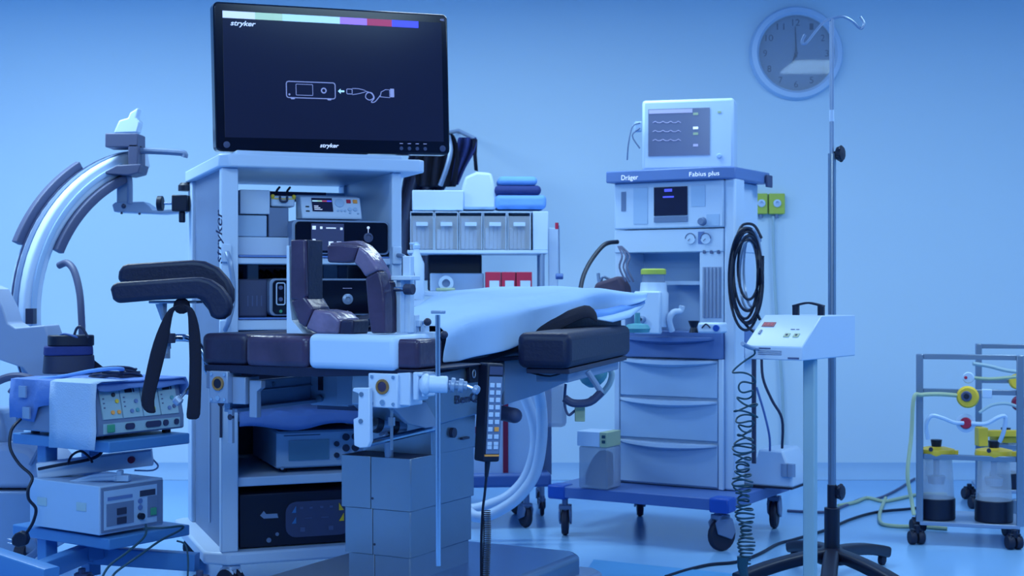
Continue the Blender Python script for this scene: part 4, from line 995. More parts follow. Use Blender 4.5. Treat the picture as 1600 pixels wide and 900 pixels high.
for (x0, x1, m_, lb) in ((1177, 1198, 'lime', 'yellow-green wall outlet partly behind the workstation rail'), (1199, 1225, 'lime', 'yellow-green wall outlet with a pale tube dropping from it')):
    a, b = W(x0, 303, WB), W(x1, 335, WB); f = Frame((a.x+b.x)/2, WB, 0, b.z)
    t = thing('gas_outlet', lb, 'wall outlet', f, 'yellow wall outlets'); w = (b.x-a.x)/2-.002; h = a.z-b.z
    G().box(-w, w, -.04, 0, 0, h).build('cover', m_, t, bevel=.004)
    g = G(); g.lathe([(.020, 0), (.020, .008), (.010, .01), (.010, .002)], (0, -.04, h*.52), 20, (0, -1, 0)); g.build('socket', 'white', t)
    g = G(); g.cyl((0, -.02, 0), (0, -.02, -.02), .012); g.build('nozzle', 'grey', t)
g = G(); g.tube([W(1208, 338, WB-.03), W(1209, 400, WB-.03), W(1214, 500, WB-.03), W(1222, 600, WB-.03), (W(1226, 715, WB-.06)), W(1232, 740, WB-.4)], .008, 8, sm=5)
single(g, 'wall_tube', 'hose_pale', 'pale green tube hanging down the back wall from the yellow outlet', 'hose')
# lead aprons on a wall rack
ax = W(716, 212, 7.1); AF = Frame(ax.x, 7.1, 0, 1.0)
t = thing('apron_rack', 'chrome wall rack arm behind the display holding dark aprons', 'rack', AF)
g = G(AF.i); g.tube([W(640, 217, 7.03), W(708, 206, 6.98), W(716, 204, 6.98), W(744, 218, 6.98)], .010, 8); g.tube([W(716, 206, 6.98), W(716, 206, 7.46)], .012, 8); g.build('arm', 'silver', t)
def apron(pts, Y, m, lb, folds=6, nm='lead_apron'):
    """pts: rows of (left px, right px, py)"""
    rows = []
    for (x0, x1, y) in pts:
        rows.append([W(x0+(x1-x0)*k/16, y, Y+.035*math.sin(k*folds*2*PI/16+y*.02)) for k in range(17)])
    g = G(); g.grid(rows); return single(g, nm, m, lb, 'apron', 'aprons on the wall rack', solid=.010, subd=1)
apron([(646, 706, 214), (640, 712, 240), (632, 712, 270), (626, 690, 300), (624, 676, 340), (626, 668, 400), (628, 670, 440)], 7.05, 'darkgrey', 'long dark blue-grey apron hanging between the video cart and the supply trolley', 3)
apron([(662, 708, 208), (656, 716, 225), (650, 718, 250), (648, 716, 270), (650, 714, 293)], 6.95, 'fabric_black', 'black apron bunched beside the display edge above the white storage case', 4)
apron([(716, 744, 214), (714, 746, 226), (712, 738, 245), (708, 724, 268), (704, 716, 290)], 6.98, 'cloth_navy', 'dark navy apron panel falling over the rack tip', 2)
g = G()
g.tube([W(700, 212, 6.9), W(704, 235, 6.88), W(698, 262, 6.88), W(688, 290, 6.9)], .012, 8, sm=4); single(g, 'apron_strap', 'silver', 'pale curved strap in front of the black apron', 'strap')
g = G(); g.grid([[W(738, 216, 6.95), W(746, 218, 6.95)], [W(739, 240, 6.95), W(745, 242, 6.95)], [W(741, 266, 6.95), W(747, 268, 6.95)]]); single(g, 'apron_strap', 'fabric_black', 'short black strap end hanging from the rack tip', 'strap', solid=.004)

# ================= supply trolley behind the table =================
ST = Frame(W(640, 392, 6.2).x, 6.2, 3)
st = thing('supply_trolley', 'white metal supply trolley with a high shelf of clear bins behind the drape', 'trolley', ST)
def sT(px, py, y=0): return ST.Y(px, py, y)
tw = sT(835, 392).x; zs = sT(700, 391).z
G().box(-.01, tw+.06, 0, .34, zs-.015, zs).build('top_shelf', 'white', st, bevel=.003)
for x, y in ((.012, .012), (tw+.035, .012), (.012, .325), (tw+.045, .325)):
    g = G(); g.cyl((x, y, .09), (x, y, zs-.015), .011, n=10); g.build('leg', 'silver', st)
    caster(st, x, y, .09, .035, .02, 'grey', 'rubber')
G().box(-.01, tw+.06, 0, .34, .965, .985).build('lower_shelf', 'white', st, bevel=.003)
G().box(-.01, tw+.06, 0, .34, .30, .32).build('bottom_shelf', 'white', st, bevel=.003)
n = 5; bwid = (sT(831, 388).x-sT(641, 388).x)/n; x0 = sT(641, 388).x; zt2 = sT(700, 329).z
for k in range(n):
    f = sub(ST, x0+bwid*k, .005, zs+.002); w = bwid-.004; h = zt2-zs-.006
    lab = ['clear drawer bin at the cart end of the trolley row', 'clear drawer bin second from the cart, bright packets inside', 'middle clear drawer bin of the trolley row', 'clear drawer bin below the folded blue pads, inner one', 'clear drawer bin with a blue mark, at the row end by the white side panel'][k]
    b_ = thing('drawer_bin', lab, 'bin', f, 'clear bins on the supply trolley')
    g = G(); g.box(0, w, .02, .26, 0, .003); g.box(0, .003, .0, .26, 0, h); g.box(w-.003, w, 0, .26, 0, h); g.box(0, w, .257, .26, 0, h); g.box(0, w, 0, .26, h-.004, h); g.build('bin_shell', 'white', b_)
    g = G(); g.prism([(0, .004), (.004, .004), (-.004, h-.02), (-.012, h-.02)], 'x', .004, w-.004); g.build('clear_front', 'clear', b_)
    g = G(); random.seed(k)
    for q in range(4): xx = .01+q*(w-.03)/4; g.box(xx, xx+(w-.03)/4-.002, .04+.01*q, .12, .004, h*(.5+.35*random.random()))
    g.build('packets', ['offwhite', 'white', 'offwhite', 'offwhite', 'silver'][k], b_, bevel=.002)
    G().box(w*.25, w*.75, -.016, -.010, h*.62, h*.72).build('label_strip', 'white', b_)
G(ST.M).box(sT(832, 388).x, sT(855, 388).x, .01, .30, zs+.001, zt2-.002) and None
g = G(ST.M); g.box(sT(833, 388).x, sT(857, 388).x, .01, .30, zs+.001, zt2-.002); single(g, 'white_side_case', 'white', 'plain white case at the far end of the clear bin row', 'case', bevel=.003)
ztb = zt2+.002
def sbox(p0, p1, y, d, m, nm, lb, cat, zb=None, bev=.004, grp=None):
    a, b = sT(p0[0], p0[1], y), sT(p1[0], p1[1], y); g = G(ST.M); g.box(a.x, b.x, y, y+d, b.z if zb is None else zb, a.z)
    return single(g, nm, m, lb, cat, grp, bevel=bev)
sbox((644, 297), (724, 328), .03, .22, 'white', 'storage_case', 'long white storage case lying on the clear bins', 'case', ztb)
g = G(ST.M); q = [sT(x, y, .05) for x, y in ((722, 292), (727, 276), (745, 268), (768, 270), (776, 300), (776, 327), (722, 327))]
g.prism([(p.x, max(p.z, ztb)) for p in q], 'y', .05, .22); single(g, 'wrapped_bundle', 'white_matte', 'white wrapped bundle beside the stacked blue pads', 'bundle', bevel=.012)
for x0_, x1_, y0_, y1_, m_, lb in ((774, 854, 304, 327, 'cloth_sky', 'bright blue folded pad, lowest of the stack on the bins'), (773, 846, 289, 305, 'cloth_navy', 'dark navy folded pad in the middle of the stack on the bins'), (778, 840, 275, 290, 'cloth_sky', 'bright blue folded pad, topmost of the stack on the bins')):
    a, b = sT(x0_, y0_, .03), sT(x1_, y1_, .03); g = G(ST.M); g.box(a.x, b.x, .03, .22, max(b.z+.001, ztb), a.z)
    single(g, 'folded_pad', m_, lb, 'pad', 'folded pads on the bins', bevel=.020, seg=4)
zl = .986
for k, (x0_, x1_) in enumerate(((759, 783), (784, 806), (807, 832))):
    a, b = sT(x0_, 425, .02), sT(x1_, 452, .02); f = sub(ST, a.x, .02, zl)
    t = thing('glove_box', ['red and white glove box nearest the tape roll', 'red and white glove box in the middle of the row of three', 'red and white glove box nearest the trolley leg'][k], 'box', f, 'red glove boxes')
    w = b.x-a.x-.002; G().box(0, w, 0, .10, 0, a.z-zl).build('carton', 'red', t, bevel=.002)
    G().box(w*.25, w*.9, -.0015, .0, .012, (a.z-zl)*.55).build('white_label', 'white', t)
sbox((672, 427), (756, 452), .10, .12, 'white', 'supply_tray', 'shallow white tray with supplies beside the red glove boxes', 'tray', zl)
p = sT(697, 441, .05); f = sub(ST, p.x, .05, zl)
t = thing('tape_roll', 'white adhesive tape roll standing on edge in front of the shallow tray', 'tape', f)
g = G(); g.lathe([(.018, -.012), (.033, -.012), (.034, 0), (.033, .012), (.018, .012), (.018, -.012)], (0, 0, .035), 28, (0, 1, 0), cap=False); g.build('roll', 'white', t)
g = G(); g.cyl((0, -.006, .035), (0, .010, .035), .018, n=20); g.build('core', 'grey', t)
sbox((681, 450), (711, 456), .02, .04, 'tube_yellow', 'yellow_pack', 'flat yellowish pack under the tape roll', 'box', .9862)
p = sT(651, 455, .0); f = sub(ST, p.x, -.06, .951-.0)
t = thing('spray_bottle', 'white pump bottle in front of the clear bins by the cart post', 'bottle', f)
hB = sT(651, 378, -.06).z-.951
G().box(-.03, .03, -.01, .05, -.03, -.002).build('bottle_stand', 'white', t)
g = G(); g.lathe([(0, 0), (.032, 0), (.034, .02), (.034, hB*.62), (.014, hB*.82), (.014, hB*.9), (0, hB*.9)], (0, .02, 0), 24); g.build('bottle', 'white', t)
g = G(); g.lathe([(0, hB*.88), (.016, hB*.88), (.016, hB*.95), (.006, hB*.97), (.006, hB), (0, hB)], (0, .02, 0), 16); g.box(-.03, .01, .014, .026, hB*.955, hB*.99); g.build('pump_head', 'offwhite', t, bevel=.002)
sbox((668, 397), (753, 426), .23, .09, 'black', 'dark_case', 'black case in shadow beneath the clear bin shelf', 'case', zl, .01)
g = G(); a, b = W(857, 356, 6.3), W(872, 448, 6.3); g.box(a.x, b.x, 6.3, 6.33, b.z, a.z); single(g, 'chart_board', 'white', 'narrow white upright board at the trolley end beside the thin red-tipped rod', 'board', bevel=.003)
f = Frame(W(874, 432, 6.25).x, 6.25, 0, W(874, 432, 6.25).z)
t = thing('temperature_probe', 'thin upright rod with red tip and blue knob at the trolley end', 'rod', f)
g = G(f.i); g.cyl(W(873, 352, 6.25), W(874, 432, 6.25), .003, n=8); g.build('rod', 'grey', t)
g = G(f.i); g.cyl(W(870, 348, 6.25), W(870, 358, 6.25), .008, n=10); g.build('tip', 'red', t)
g = G(f.i); g.cyl(W(868, 432, 6.22), W(880, 432, 6.22), .013, n=14); g.build('knob', 'blue_royal', t, bevel=.003)

# ================= white floor unit with red edging =================
FU = Frame(W(700, 790, 5.9).x, 5.9, 6)
fu = thing('floor_unit', 'white floor-standing unit with red edging on a blue wheeled foot behind the table column', 'medical machine', FU)
def fU(px, py, y=0): return FU.Y(px, py, y)
a, b = fU(735, 590), fU(840, 742); G().box(a.x-.15, b.x, 0, .35, b.z, .95).build('cabinet', 'white', fu, bevel=.008)
a, b = fU(786, 560, -.004), fU(794, 748, -.004); G().box(a.x, b.x, -.006, .001, b.z, a.z).build('red_edge', 'dark_red', fu)
a, b = fU(735, 667, -.004), fU(753, 677, -.004); G().box(a.x, b.x, -.006, .001, b.z, a.z).build('red_stripe', 'dark_red', fu)
a, b = fU(700, 741, -.02), fU(861, 760, -.02); G().box(a.x, b.x, -.04, .40, b.z, a.z).build('wheeled_foot', 'blue_royal', fu, bevel=.012)
for x in (a.x+.05, b.x-.10): 
    for y in (.0, .35): caster(fu, x, y, b.z+.002, .045, .03, 'grey', 'rubber', yaw=.4)
a, b = fU(842, 560, .1), fU(862, 742, .1); G().box(a.x, b.x, .10, .16, b.z, a.z).build('side_post', 'grey', fu, bevel=.003)
for k, pts in enumerate(([(806, 590), (820, 620), (834, 660), (836, 700), (822, 745), (795, 775), (762, 790), (736, 796)], [(838, 590), (846, 640), (846, 690), (836, 740), (812, 775), (785, 795), (760, 806), (738, 805)])):
    g = G(); g.tube([W(pts[0][0]-4, 566, 5.94)]+[W(x, y, 5.62-.08*k) for x, y in pts]+[W(716, 792-14*k, 5.72), W(706, 762, 5.93)], .022, 14, sm=6)
    single(g, 'thick_hose', 'white', ['thick white hose curving down close to the red edge', 'thick white hose making the outer curve down to the floor'][k], 'hose', 'thick white hoses')
g = G(); a, b = W(860, 596, 5.9), W(878, 668, 5.9); g.box(a.x-.04, b.x+.02, 5.9, 5.98, b.z, a.z); single(g, 'clear_bag', 'frosted', 'translucent bag hanging behind the arm board', 'bag', bevel=.02)
f = Frame(W(930, 590, 5.5).x, 5.5, 0, W(930, 590, 5.5).z)
g = G(); c_ = W(928, 585, 5.3); g.lathe([(0, -.02), (.05, -.015), (.055, .01), (.03, .03), (0, .035)], c_, 18, (-.5, -.6, .6)); single(g, 'teal_mask', 'teal', 'teal cup mask hanging beyond the arm board lock lever', 'mask')
g = G(); g.tube([W(938, 570, 5.3), W(955, 580, 5.3), W(952, 600, 5.3), W(935, 620, 5.3), W(915, 630, 5.3)], .012, 10, sm=5); single(g, 'corrugated_tube', 'hose_pale', 'pale tube curving round the teal cup mask', 'hose')

# ================= tourniquet box on a stand =================
TB = Frame(.837, 4.1, -36)
tb = thing('control_stand', 'white slant-fronted control box with a black handle on a pale square post', 'medical device', TB)
bwid = .185; dep = .39; zb_, z1_, z2_ = .790, .829, .918
g = G(); g.prism([(0, zb_), (0, z1_), (.135, z2_), (dep, z2_-.002), (dep, zb_)], 'x', -bwid, 0); bx = g.build('box', 'white', tb, bevel=.003)
sl = math.atan2(z2_-z1_, .135); SM = Matrix.Translation((-bwid, 0, z1_)) @ Matrix.Rotation(sl, 4, 'X'); ln = math.hypot(.135, z2_-z1_)
G(SM).box(.015, .055, ln*.62, ln*.76, -.001, .0015).build('red_display', 'dark_red', bx)
g = G(SM)
for k in range(3): g.box(.019+.011*k, .027+.011*k, ln*.65, ln*.73, .0015, .002)
g.build('digits', 'red', bx)
for x in (.105, .135):
    k_ = G(SM).box(x, x+.018, ln*.30, ln*.42, -.001, .002).build('key', 'tube_yellow', bx, bevel=.001)
    G(SM).box(x+.006, x+.012, ln*.34, ln*.38, .002, .003).build('key_mark', 'ink', k_)
G(SM).box(.020, .026, ln*.38, ln*.50, -.001, .003).build('toggle', 'grey', bx)
g = G(SM); g.box(.115, .128, ln*.54, ln*.555, -.0005, .0012); g.box(.132, .142, ln*.54, ln*.555, -.0005, .0012); g.build('printed_line', 'ink_mid', bx)
g = G(); g.box(-bwid+.045, -bwid+.085, -.0015, .001, z1_-.008, z1_-.004)
for k in range(3): g.box(-bwid+.045, -bwid+.120, -.0012, .001, z1_-.014-.005*k, z1_-.0125-.005*k)
g.box(-bwid+.14, -bwid+.175, -.0015, .001, zb_+.004, zb_+.009); g.build('front_print', 'ink_mid', bx)
g = G(); hx0, hx1 = -.112, -.030; hy = .20
g.sweep([(hx0, hy, z2_-.002), (hx0, hy, z2_+.028)], (0, 1, 0), .022, .018); g.sweep([(hx1, hy, z2_-.002), (hx1, hy, z2_+.028)], (0, 1, 0), .022, .018)
g.sweep([(hx0-.008, hy, z2_+.027), (hx0+.02, hy, z2_+.034), ((hx0+hx1)/2, hy, z2_+.037), (hx1-.02, hy, z2_+.034), (hx1+.008, hy, z2_+.027)], (0, 1, 0), .022, .006, sm=3)
g.build('carry_handle', 'black', tb, bevel=.001)
pf = TB.i @ W(1266, 560, 4.22)
g = G(); g.box(pf.x-.019, pf.x+.019, pf.y-.012, pf.y+.012, .03, zb_); g.build('post', 'pale_green', tb, bevel=.004)
g = G(); g.box(pf.x-.16, pf.x+.16, pf.y-.16, pf.y+.16, 0.0, .03); g.build('foot_plate', 'pale_green', tb, bevel=.006)
g = G(TB.i); g.tube([W(1183, 545, 4.17), W(1172, 543, 4.12), W(1160, 537, 4.08)], .0065, 10, sm=3); hk = g.build('cord_hook', 'silver', tb)
# coiled green cord
pts = []; N = 900
turns = 34
for i in range(N):
    t = i/(N-1); tt = t**1.45; y = 546+335*(t**.80)
    x = 1163+3*math.sin(t*9); rr = (.029-.011*t)*(1+.28*math.sin(t*37))
    a = 2*PI*turns*tt
    c_ = W(x, y, 4.08); pts.append(c_+Vector((rr*math.cos(a), rr*math.sin(a)*.8, .008*math.sin(a*1.7)*(1-t))))
g = G(); g.tube(pts, .0028, 6)
o = single(g, 'coiled_cord', 'green_dark', 'dark green coiled cord hanging from the hook of the slant-fronted box', 'cord')
g = G(); g.tube([W(1161, 870, 4.08), W(1160, 885, 4.08), W(1164, 905, 4.08)], lambda k: .018-.006*k, 10); single(g, 'cord_plug', 'green_dark', 'dark green sleeve at the lower end of the coiled cord', 'plug')

# ================= drip stand =================
IP = Frame(W(1300, 450, 4.85).x, 4.85, 0)
ip = thing('drip_stand', 'tall chrome drip stand with two bent hooks and a black five-legged foot', 'drip stand', IP)
def iP(x, y, Y=4.85): return IP.i @ W(x, y, Y)
g = G(); g.cyl(iP(1299.5, 30), iP(1299.5, 240), .0075, n=12); g.build('inner_pole', 'silver', ip)
g = G(); g.cyl(iP(1300, 240), iP(1300, 790), .0135, n=14); g.build('outer_pole', 'steel', ip)
g = G(); g.cyl(iP(1299.5, 172), iP(1299.5, 190), .0085); g.build('pole_ring', 'white', ip)
g = G(); g.cyl(iP(1300, 757), iP(1300, 800), .016); g.cyl(iP(1300, 793), iP(1300, 872), .026, n=18); g.build('base_sleeve', 'black', ip, bevel=.002)
for y in (240, 769):
    g = G(); c_ = iP(1313, y); g.cyl(iP(1302, y), c_, .008); 
    g.lathe([(.010, -.012)]+[(.024, -.009), (.026, 0), (.024, .009)]+[(.010, .012)], c_, 10, (.8, -.6, 0))
    for k in range(5):
        a = 2*PI*k/5; u_ = Vector((.6, .8, 0)); g.ball(c_+u_*math.cos(a)*.022+Vector((0, 0, 1))*math.sin(a)*.022, .008, 8)
    g.build('clamp_knob', 'black', ip)
for pts in ([(1300, 29, 4.85), (1286, 36, 4.83), (1272, 52, 4.80), (1260, 67, 4.78), (1254, 68, 4.78), (1254, 62, 4.78), (1258, 54, 4.78)], [(1300, 29, 4.85), (1316, 26, 4.86), (1330, 32, 4.88), (1342, 43, 4.9), (1347, 44, 4.9), (1350, 36, 4.9), (1344, 26, 4.9)]):
    g = G(); g.tube([iP(*p) for p in pts], .0048, 8, sm=5); g.build('hook', 'silver', ip)
hubz = 1-(865-450)*4.85/FX
for tx, ty, YY in ((1152, 885, 4.66), (1430, 908, 4.45), (1406, 862, 5.25), (1228, 852, 5.32), (1290, 960, 4.32)):
    e = iP(tx, ty, YY); d = Vector((e.x, e.y, 0)); L_ = min(d.length, .40); d.normalize()
    z0 = .085
    g = G(); g.sweep([(0, 0, z0+.012)]+[tuple(d*L_*k+Vector((0, 0, z0+.010-.05*k*k))) for k in (.3, .6, .85, 1)], d.cross(Vector((0, 0, 1))), .052, .040, .3, sm=3); lg = g.build('leg', 'black', ip)
    g = G(); g.lathe([(.010, -.012), (.020, -.008), (.020, .008), (.010, .012)], d*(L_-.02)+Vector((0, 0, .020)), 14, tuple(d.cross(Vector((0, 0, 1))))); g.build('caster_wheel', 'rubber', lg)
g = G(); g.lathe([(0, .06), (.05, .062), (.055, .09), (.035, .115), (0, .118)], (0, 0, 0), 20); g.build('hub', 'black', ip)

# ================= suction trolleys at the right =================
def suction(px0, px1, ytop, yrail, Y, deg, lab, jars, hgt=.80):
    F = Frame(W(px0, yrail, Y).x, Y, deg)
    t = thing('suction_trolley', lab, 'suction trolley', F, 'suction trolleys')
    w = F.Y(px1, yrail, 0).x; zt = F.Y(px0, ytop, 0).z; zr = F.Y(px0, yrail, 0).z; d = .30; b = .0135
    for x in (0, w):
        for y in (0, d):
            if y and ytop < 540: continue
            g = G(); g.box(x-b, x+b, y-b, y+b, zr, zt if y == 0 else zr+.06); g.build('upright', 'steel', t, bevel=.003)
    for yy in (ytop+4, ytop+58, ytop+160):
        z = F.Y(px0, yy, 0).z; g = G(); g.box(b, w-b, .0, .02, z-.010, z+.010); g.build('cross_bar', 'steel', t, bevel=.002)
    g = G(); g.box(0, w, -b, d, zr-.012, zr+.004); g.build('tray', 'silver', t, bevel=.003)
    for x in (-.01, w-.02):
        for y in (-.01, d-.01): caster(t, x, y, zr-.012, .027, .030, 'black', 'rubber', yaw=.4, double=True)
    for (cx, yb, yt) in jars:
        c_ = F.Y(cx, yb, .06); zl_ = F.Y(cx, yt, .06).z; h = zl_-(zr+.006)
        jf = sub(F, c_.x, .07, zr+.006)
        j = thing('suction_jar', f"clear yellow-lidded suction jar {'nearest the drip stand on the front trolley' if cx < 1500 else ('beside the far upright of the front trolley' if Y < 5.8 else 'on the rear trolley')}", 'jar', jf, 'suction jars')
        r = .072
        g = G(); g.lathe([(0, 0), (r, 0), (r, h*.33), (0, h*.33)], (0, 0, 0), 28); g.build('dark_base', 'black', j, bevel=.003)
        g = G(); g.lathe([(r*.95, h*.33), (r*.82, h), (r*.80, h), (r*.93, h*.33)], (0, 0, 0), 28, cap=False); g.build('jar_wall', 'clear', j)
        g = G(); g.cyl((0, 0, h*.55), (0, 0, h), .012); g.lathe([(.03, 0), (.035, .03), (.012, .035)], (0, 0, h*.55), 16); g.build('float_valve', 'silver', j)
        g = G(); g.lathe([(0, 0), (r*.96, 0), (r*1.0, .010), (r*.96, .026), (r*.5, .034), (0, .036)], (0, 0, h), 28); g.box(r*.8, r*1.15, -.015, .015, h+.004, h+.022); ld = g.build('lid', 'yellow', j)
        g = G(); g.cyl((0, 0, h+.034), (0, 0, h+.062), .018, .022); g.build('cap', 'black', ld)
        g = G(); g.cyl((-.02, -.055, h+.03), (-.02, -.070, h+.03), .008); g.build('lid_screw', 'darkgrey', ld)
    return t, F
st1, SF = suction(1437, 1594, 553, 815, 5.55, -17, 'chrome suction trolley with two yellow-lidded jars in front', ((1463, 812, 712), (1553, 814, 714)))
st2, SF2 = suction(1529, 1640, 537, 765, 6.45, -12, 'second suction trolley half hidden behind the front one', ((1572, 760, 690),))
def sf(px, py, y=-.03): return SF.Y(px, py, y)
def disc(px, py, r, m, nm, par, y=-.02, th=.02, ax=(0, -1, 0), prof=None):
    p = sf(px, py, y); g = G(); g.lathe(prof or [(0, 0), (r, 0), (r, th*.7), (r*.85, th), (0, th)], p, 28, ax); return g.build(nm, m, par)
rg = disc(1512, 620, .042, 'yellow', 'regulator', st1, th=.03)
disc(1510, 619, .020, 'midgrey', 'regulator_dial', rg, y=-.05, th=.012); disc(1510, 619, .010, 'black', 'regulator_hub', rg, y=-.062, th=.008)
sw_ = disc(1509, 661, .036, 'white', 'switch_ring', st1, th=.012); disc(1509, 661, .022, 'red', 'red_knob', sw_, y=-.03, th=.016)
gg = disc(1513, 590, .022, 'white', 'gauge', st1, y=-.01, th=.014); disc(1509, 590, .006, 'red', 'gauge_mark', gg, y=-.026, th=.002)
g = G(); a, b = sf(1534, 608), sf(1550, 622); g.box(a.x, b.x, -.04, -.01, b.z, a.z); g.build('valve_block', 'white', st1, bevel=.003)
def hose(pts, r, m, lb, k=6, nm='suction_hose'):
    g = G(); g.tube([W(*p) for p in pts], r, 8, sm=k); return single(g, nm, m, lb, 'hose')
hose([(1506, 619, 5.48), (1470, 616, 5.46), (1440, 617, 5.45), (1428, 622, 5.44), (1424, 680, 5.44), (1418, 740, 5.42), (1424, 780, 5.42), (1428, 805, 5.4)], .008, 'tube_yellow', 'pale yellow hose from the yellow regulator down the left upright')
hose([(1450, 686, 5.46), (1447, 665, 5.45), (1455, 650, 5.44), (1472, 653, 5.44), (1490, 660, 5.45), (1505, 661, 5.46)], .008, 'white', 'white hose from the left jar to the red knob')
hose([(1514, 661, 5.46), (1540, 662, 5.45), (1560, 652, 5.44), (1571, 652, 5.44), (1568, 675, 5.45), (1562, 690, 5.47)], .008, 'white', 'white hose from the red knob to the right jar')
hose([(1520, 568, 5.9), (1545, 572, 5.9), (1580, 580, 5.9), (1640, 584, 5.9)], .008, 'hose_pale', 'pale hose running back between the two trolleys, upper run')
hose([(1518, 590, 5.9), (1550, 592, 5.9), (1600, 588, 5.9), (1640, 590, 5.9)], .007, 'tube_yellow', 'pale hose running back between the two trolleys, lower run')
hose([(1530, 645, 6.3), (1550, 633, 6.3), (1575, 631, 6.3), (1600, 640, 6.3)], .007, 'hose_pale', 'pale hose arching on the rear trolley')
for px, py, m_, lb in ((1588, 596, 'yellow', 'yellow regulator disc on the rear trolley'), (1592, 630, 'dark_red', 'red knob disc on the rear trolley')):
    c_ = W(px, py, 6.4); g = G(); g.lathe([(0, 0), (.035, 0), (.035, .015), (.03, .02), (0, .02)], c_, 22, (0, -1, 0)); single(g, 'rear_regulator', m_, lb, 'regulator')
g = G(); a, b = W(1528, 672, 6.42), W(1600, 682, 6.42); g.box(a.x, b.x, 6.40, 6.44, b.z, a.z); a, b = W(1527, 668, 6.4), W(1542, 697, 6.4); g.box(a.x, b.x, 6.38, 6.44, b.z, a.z)
single(g, 'yellow_bracket', 'yellow', 'yellow bar bracket on the rear trolley above its jar', 'bracket', bevel=.003)

# ================= blue metal cart with electrosurgical units =================
EC = Frame(-1.21, 4.27, 55)
ec = thing('instrument_cart', 'bright blue metal two-shelf instrument cart at the left edge', 'cart', EC)
sw2, sd2 = .32, .47
zU, zL = .538, .246
for z in (zU, zL): G().box(0, sw2, 0, sd2, z-.034, z).build('shelf', 'blue_paint', ec, bevel=.004)
for y in (.34,): 
    G().box(.03, .075, y, y+.045, .06, zU-.034).build('upright', 'blue_paint', ec, bevel=.003)
    G().box(.20, .245, y, y+.045, .06, zU-.034).build('upright', 'blue_paint', ec, bevel=.003)
g = G(EC.i)
def bar(p, q, h, w): 
    p = Vector(p); q = Vector(q); g = G(EC.i); g.sweep([p, q], (0, 0, 1), h, w, .1); return g.build('base_tube', 'blue_paint', ec, sharp=30)
bar(W(140, 862, 4.55), W(30, 905, 4.05), .055, .045); bar(W(138, 866, 4.55), W(308, 878, 4.5), .055, .045); bar(W(150, 862, 4.5), W(118, 870, 4.62), .05, .05)
bar(W(-60, 858, 3.9), W(80, 905, 3.7), .06, .05)
for px, YY in ((128, 4.52), (312, 4.48)):
    p = EC.i @ W(px, 880, YY); caster(ec, p.x, p.y, .11, .042, .03, 'midgrey', 'rubber', yaw=-1.2)
p = EC.i @ W(40, 880, 4.0); caster(ec, p.x, p.y, .11, .042, .03, 'midgrey', 'rubber')
# electrosurgical unit with sloping panel
EU = sub(EC, -.012, .04, zU+.001)
t = thing('electrosurgical_unit', 'grey electrosurgical unit with four control fields, half covered by a blue cloth', 'medical device', EU)
uw, ud, uh = .345, .40, .168
g = G(); g.prism([(0, .012), (ud, .012), (ud, uh-.01), (ud-.01, uh), (.028, uh), (.0, .055)], 'x', 0, uw); g.build('housing', 'grey', t, bevel=.006)
for x in (.04, uw-.04):
    for y in (.04, ud-.05): G().cyl((x, y, 0), (x, y, .014), .014).build('foot', 'rubber', t)
sl = math.atan2(.028, uh-.055); FS = Matrix.Translation((0, 0, .055)) @ Matrix.Rotation(-sl, 4, 'X'); ln = math.hypot(.028, uh-.055)
xs = [.022, .100, .180, .250, .325]
for k in range(4):
    x0, x1 = xs[k], xs[k+1]-.004
    g = G(FS); g.box(x0, x1, -.004, .001, .006, ln-.008); pp = g.build('control_field', 'pale_green', t, bevel=.001)
    if k in (1, 3): 
        G(FS).box(x0+.018, x0+.045, -.0065, -.004, ln-.032, ln-.014).build('readout', 'black', pp)
        G(FS).box(x0+.050, x0+.054, -.0065, -.004, ln-.032, ln-.012).build('level_bar', 'ink', pp)
    for dx, dz, m_ in (((.038, .026, 'orange'), (.062, .026, 'orange'), (.060, .060, 'yellow'), (.050, .08, 'black')), ((.034, .026, 'blue_band'), (.056, .028, 'teal'), (.055, .056, 'blue_band')), ((.040, .028, 'lime'), (.040, .056, 'lime')), ((.034, .026, 'blue_band'), (.054, .030, 'ink_mid'), (.050, .058, 'teal')))[k]:
        g = G(FS); g.cyl((x0+dx, -.0075, dz), (x0+dx, -.004, dz), .0065, n=12); g.build('push_button', m_, pp)
    g = G(FS)
    for q in range(3): g.box(x0+.008, x0+.014, -.005, -.004, .040+.014*q, .044+.014*q)
    g.build('printed_mark', 'ink_mid', pp)
g = G(); g.box(.022, .325, -.002, .003, .018, .049); lp = g.build('socket_strip', 'pale_green', t)
G().box(.036, .062, -.008, -.001, .022, .046).build('power_switch', 'green_switch', lp, bevel=.002)
for x0, x1 in ((.105, .140), (.185, .245), (.255, .275), (.300, .318)):
    g = G(); g.prism(rrect(x0, x1, .026, .045, .008), 'y', -.006, -.001); g.build('socket', 'ink', lp)
# blue cloth draped over unit
g = G(EU.M); rows = []
ztop_ = uh+.003
prof = [(-.004, .115), (-.006, .15), (-.003, ztop_+.001), (.02, ztop_+.003)]+[(.03+(uw-.03)*k/5, ztop_+.002+.002*(k % 2)) for k in range(6)]+[(uw+.010, uh-.012), (uw+.014, uh-.05)]
for i in range(15):
    y = -.006+(ud+.02)*i/14; r_ = []
    for j, (x, z) in enumerate(prof):
        if j < 2: z = z-(.045 if i > 9 else (.0 if i > 1 else .03))+.006*math.sin(i*1.1)
        if j == 0: z -= .022
        r_.append((x-.008*(j < 2)*(1+.6*math.sin(i*1.7)), y, z))
    rows.append(r_)
g.grid(rows)
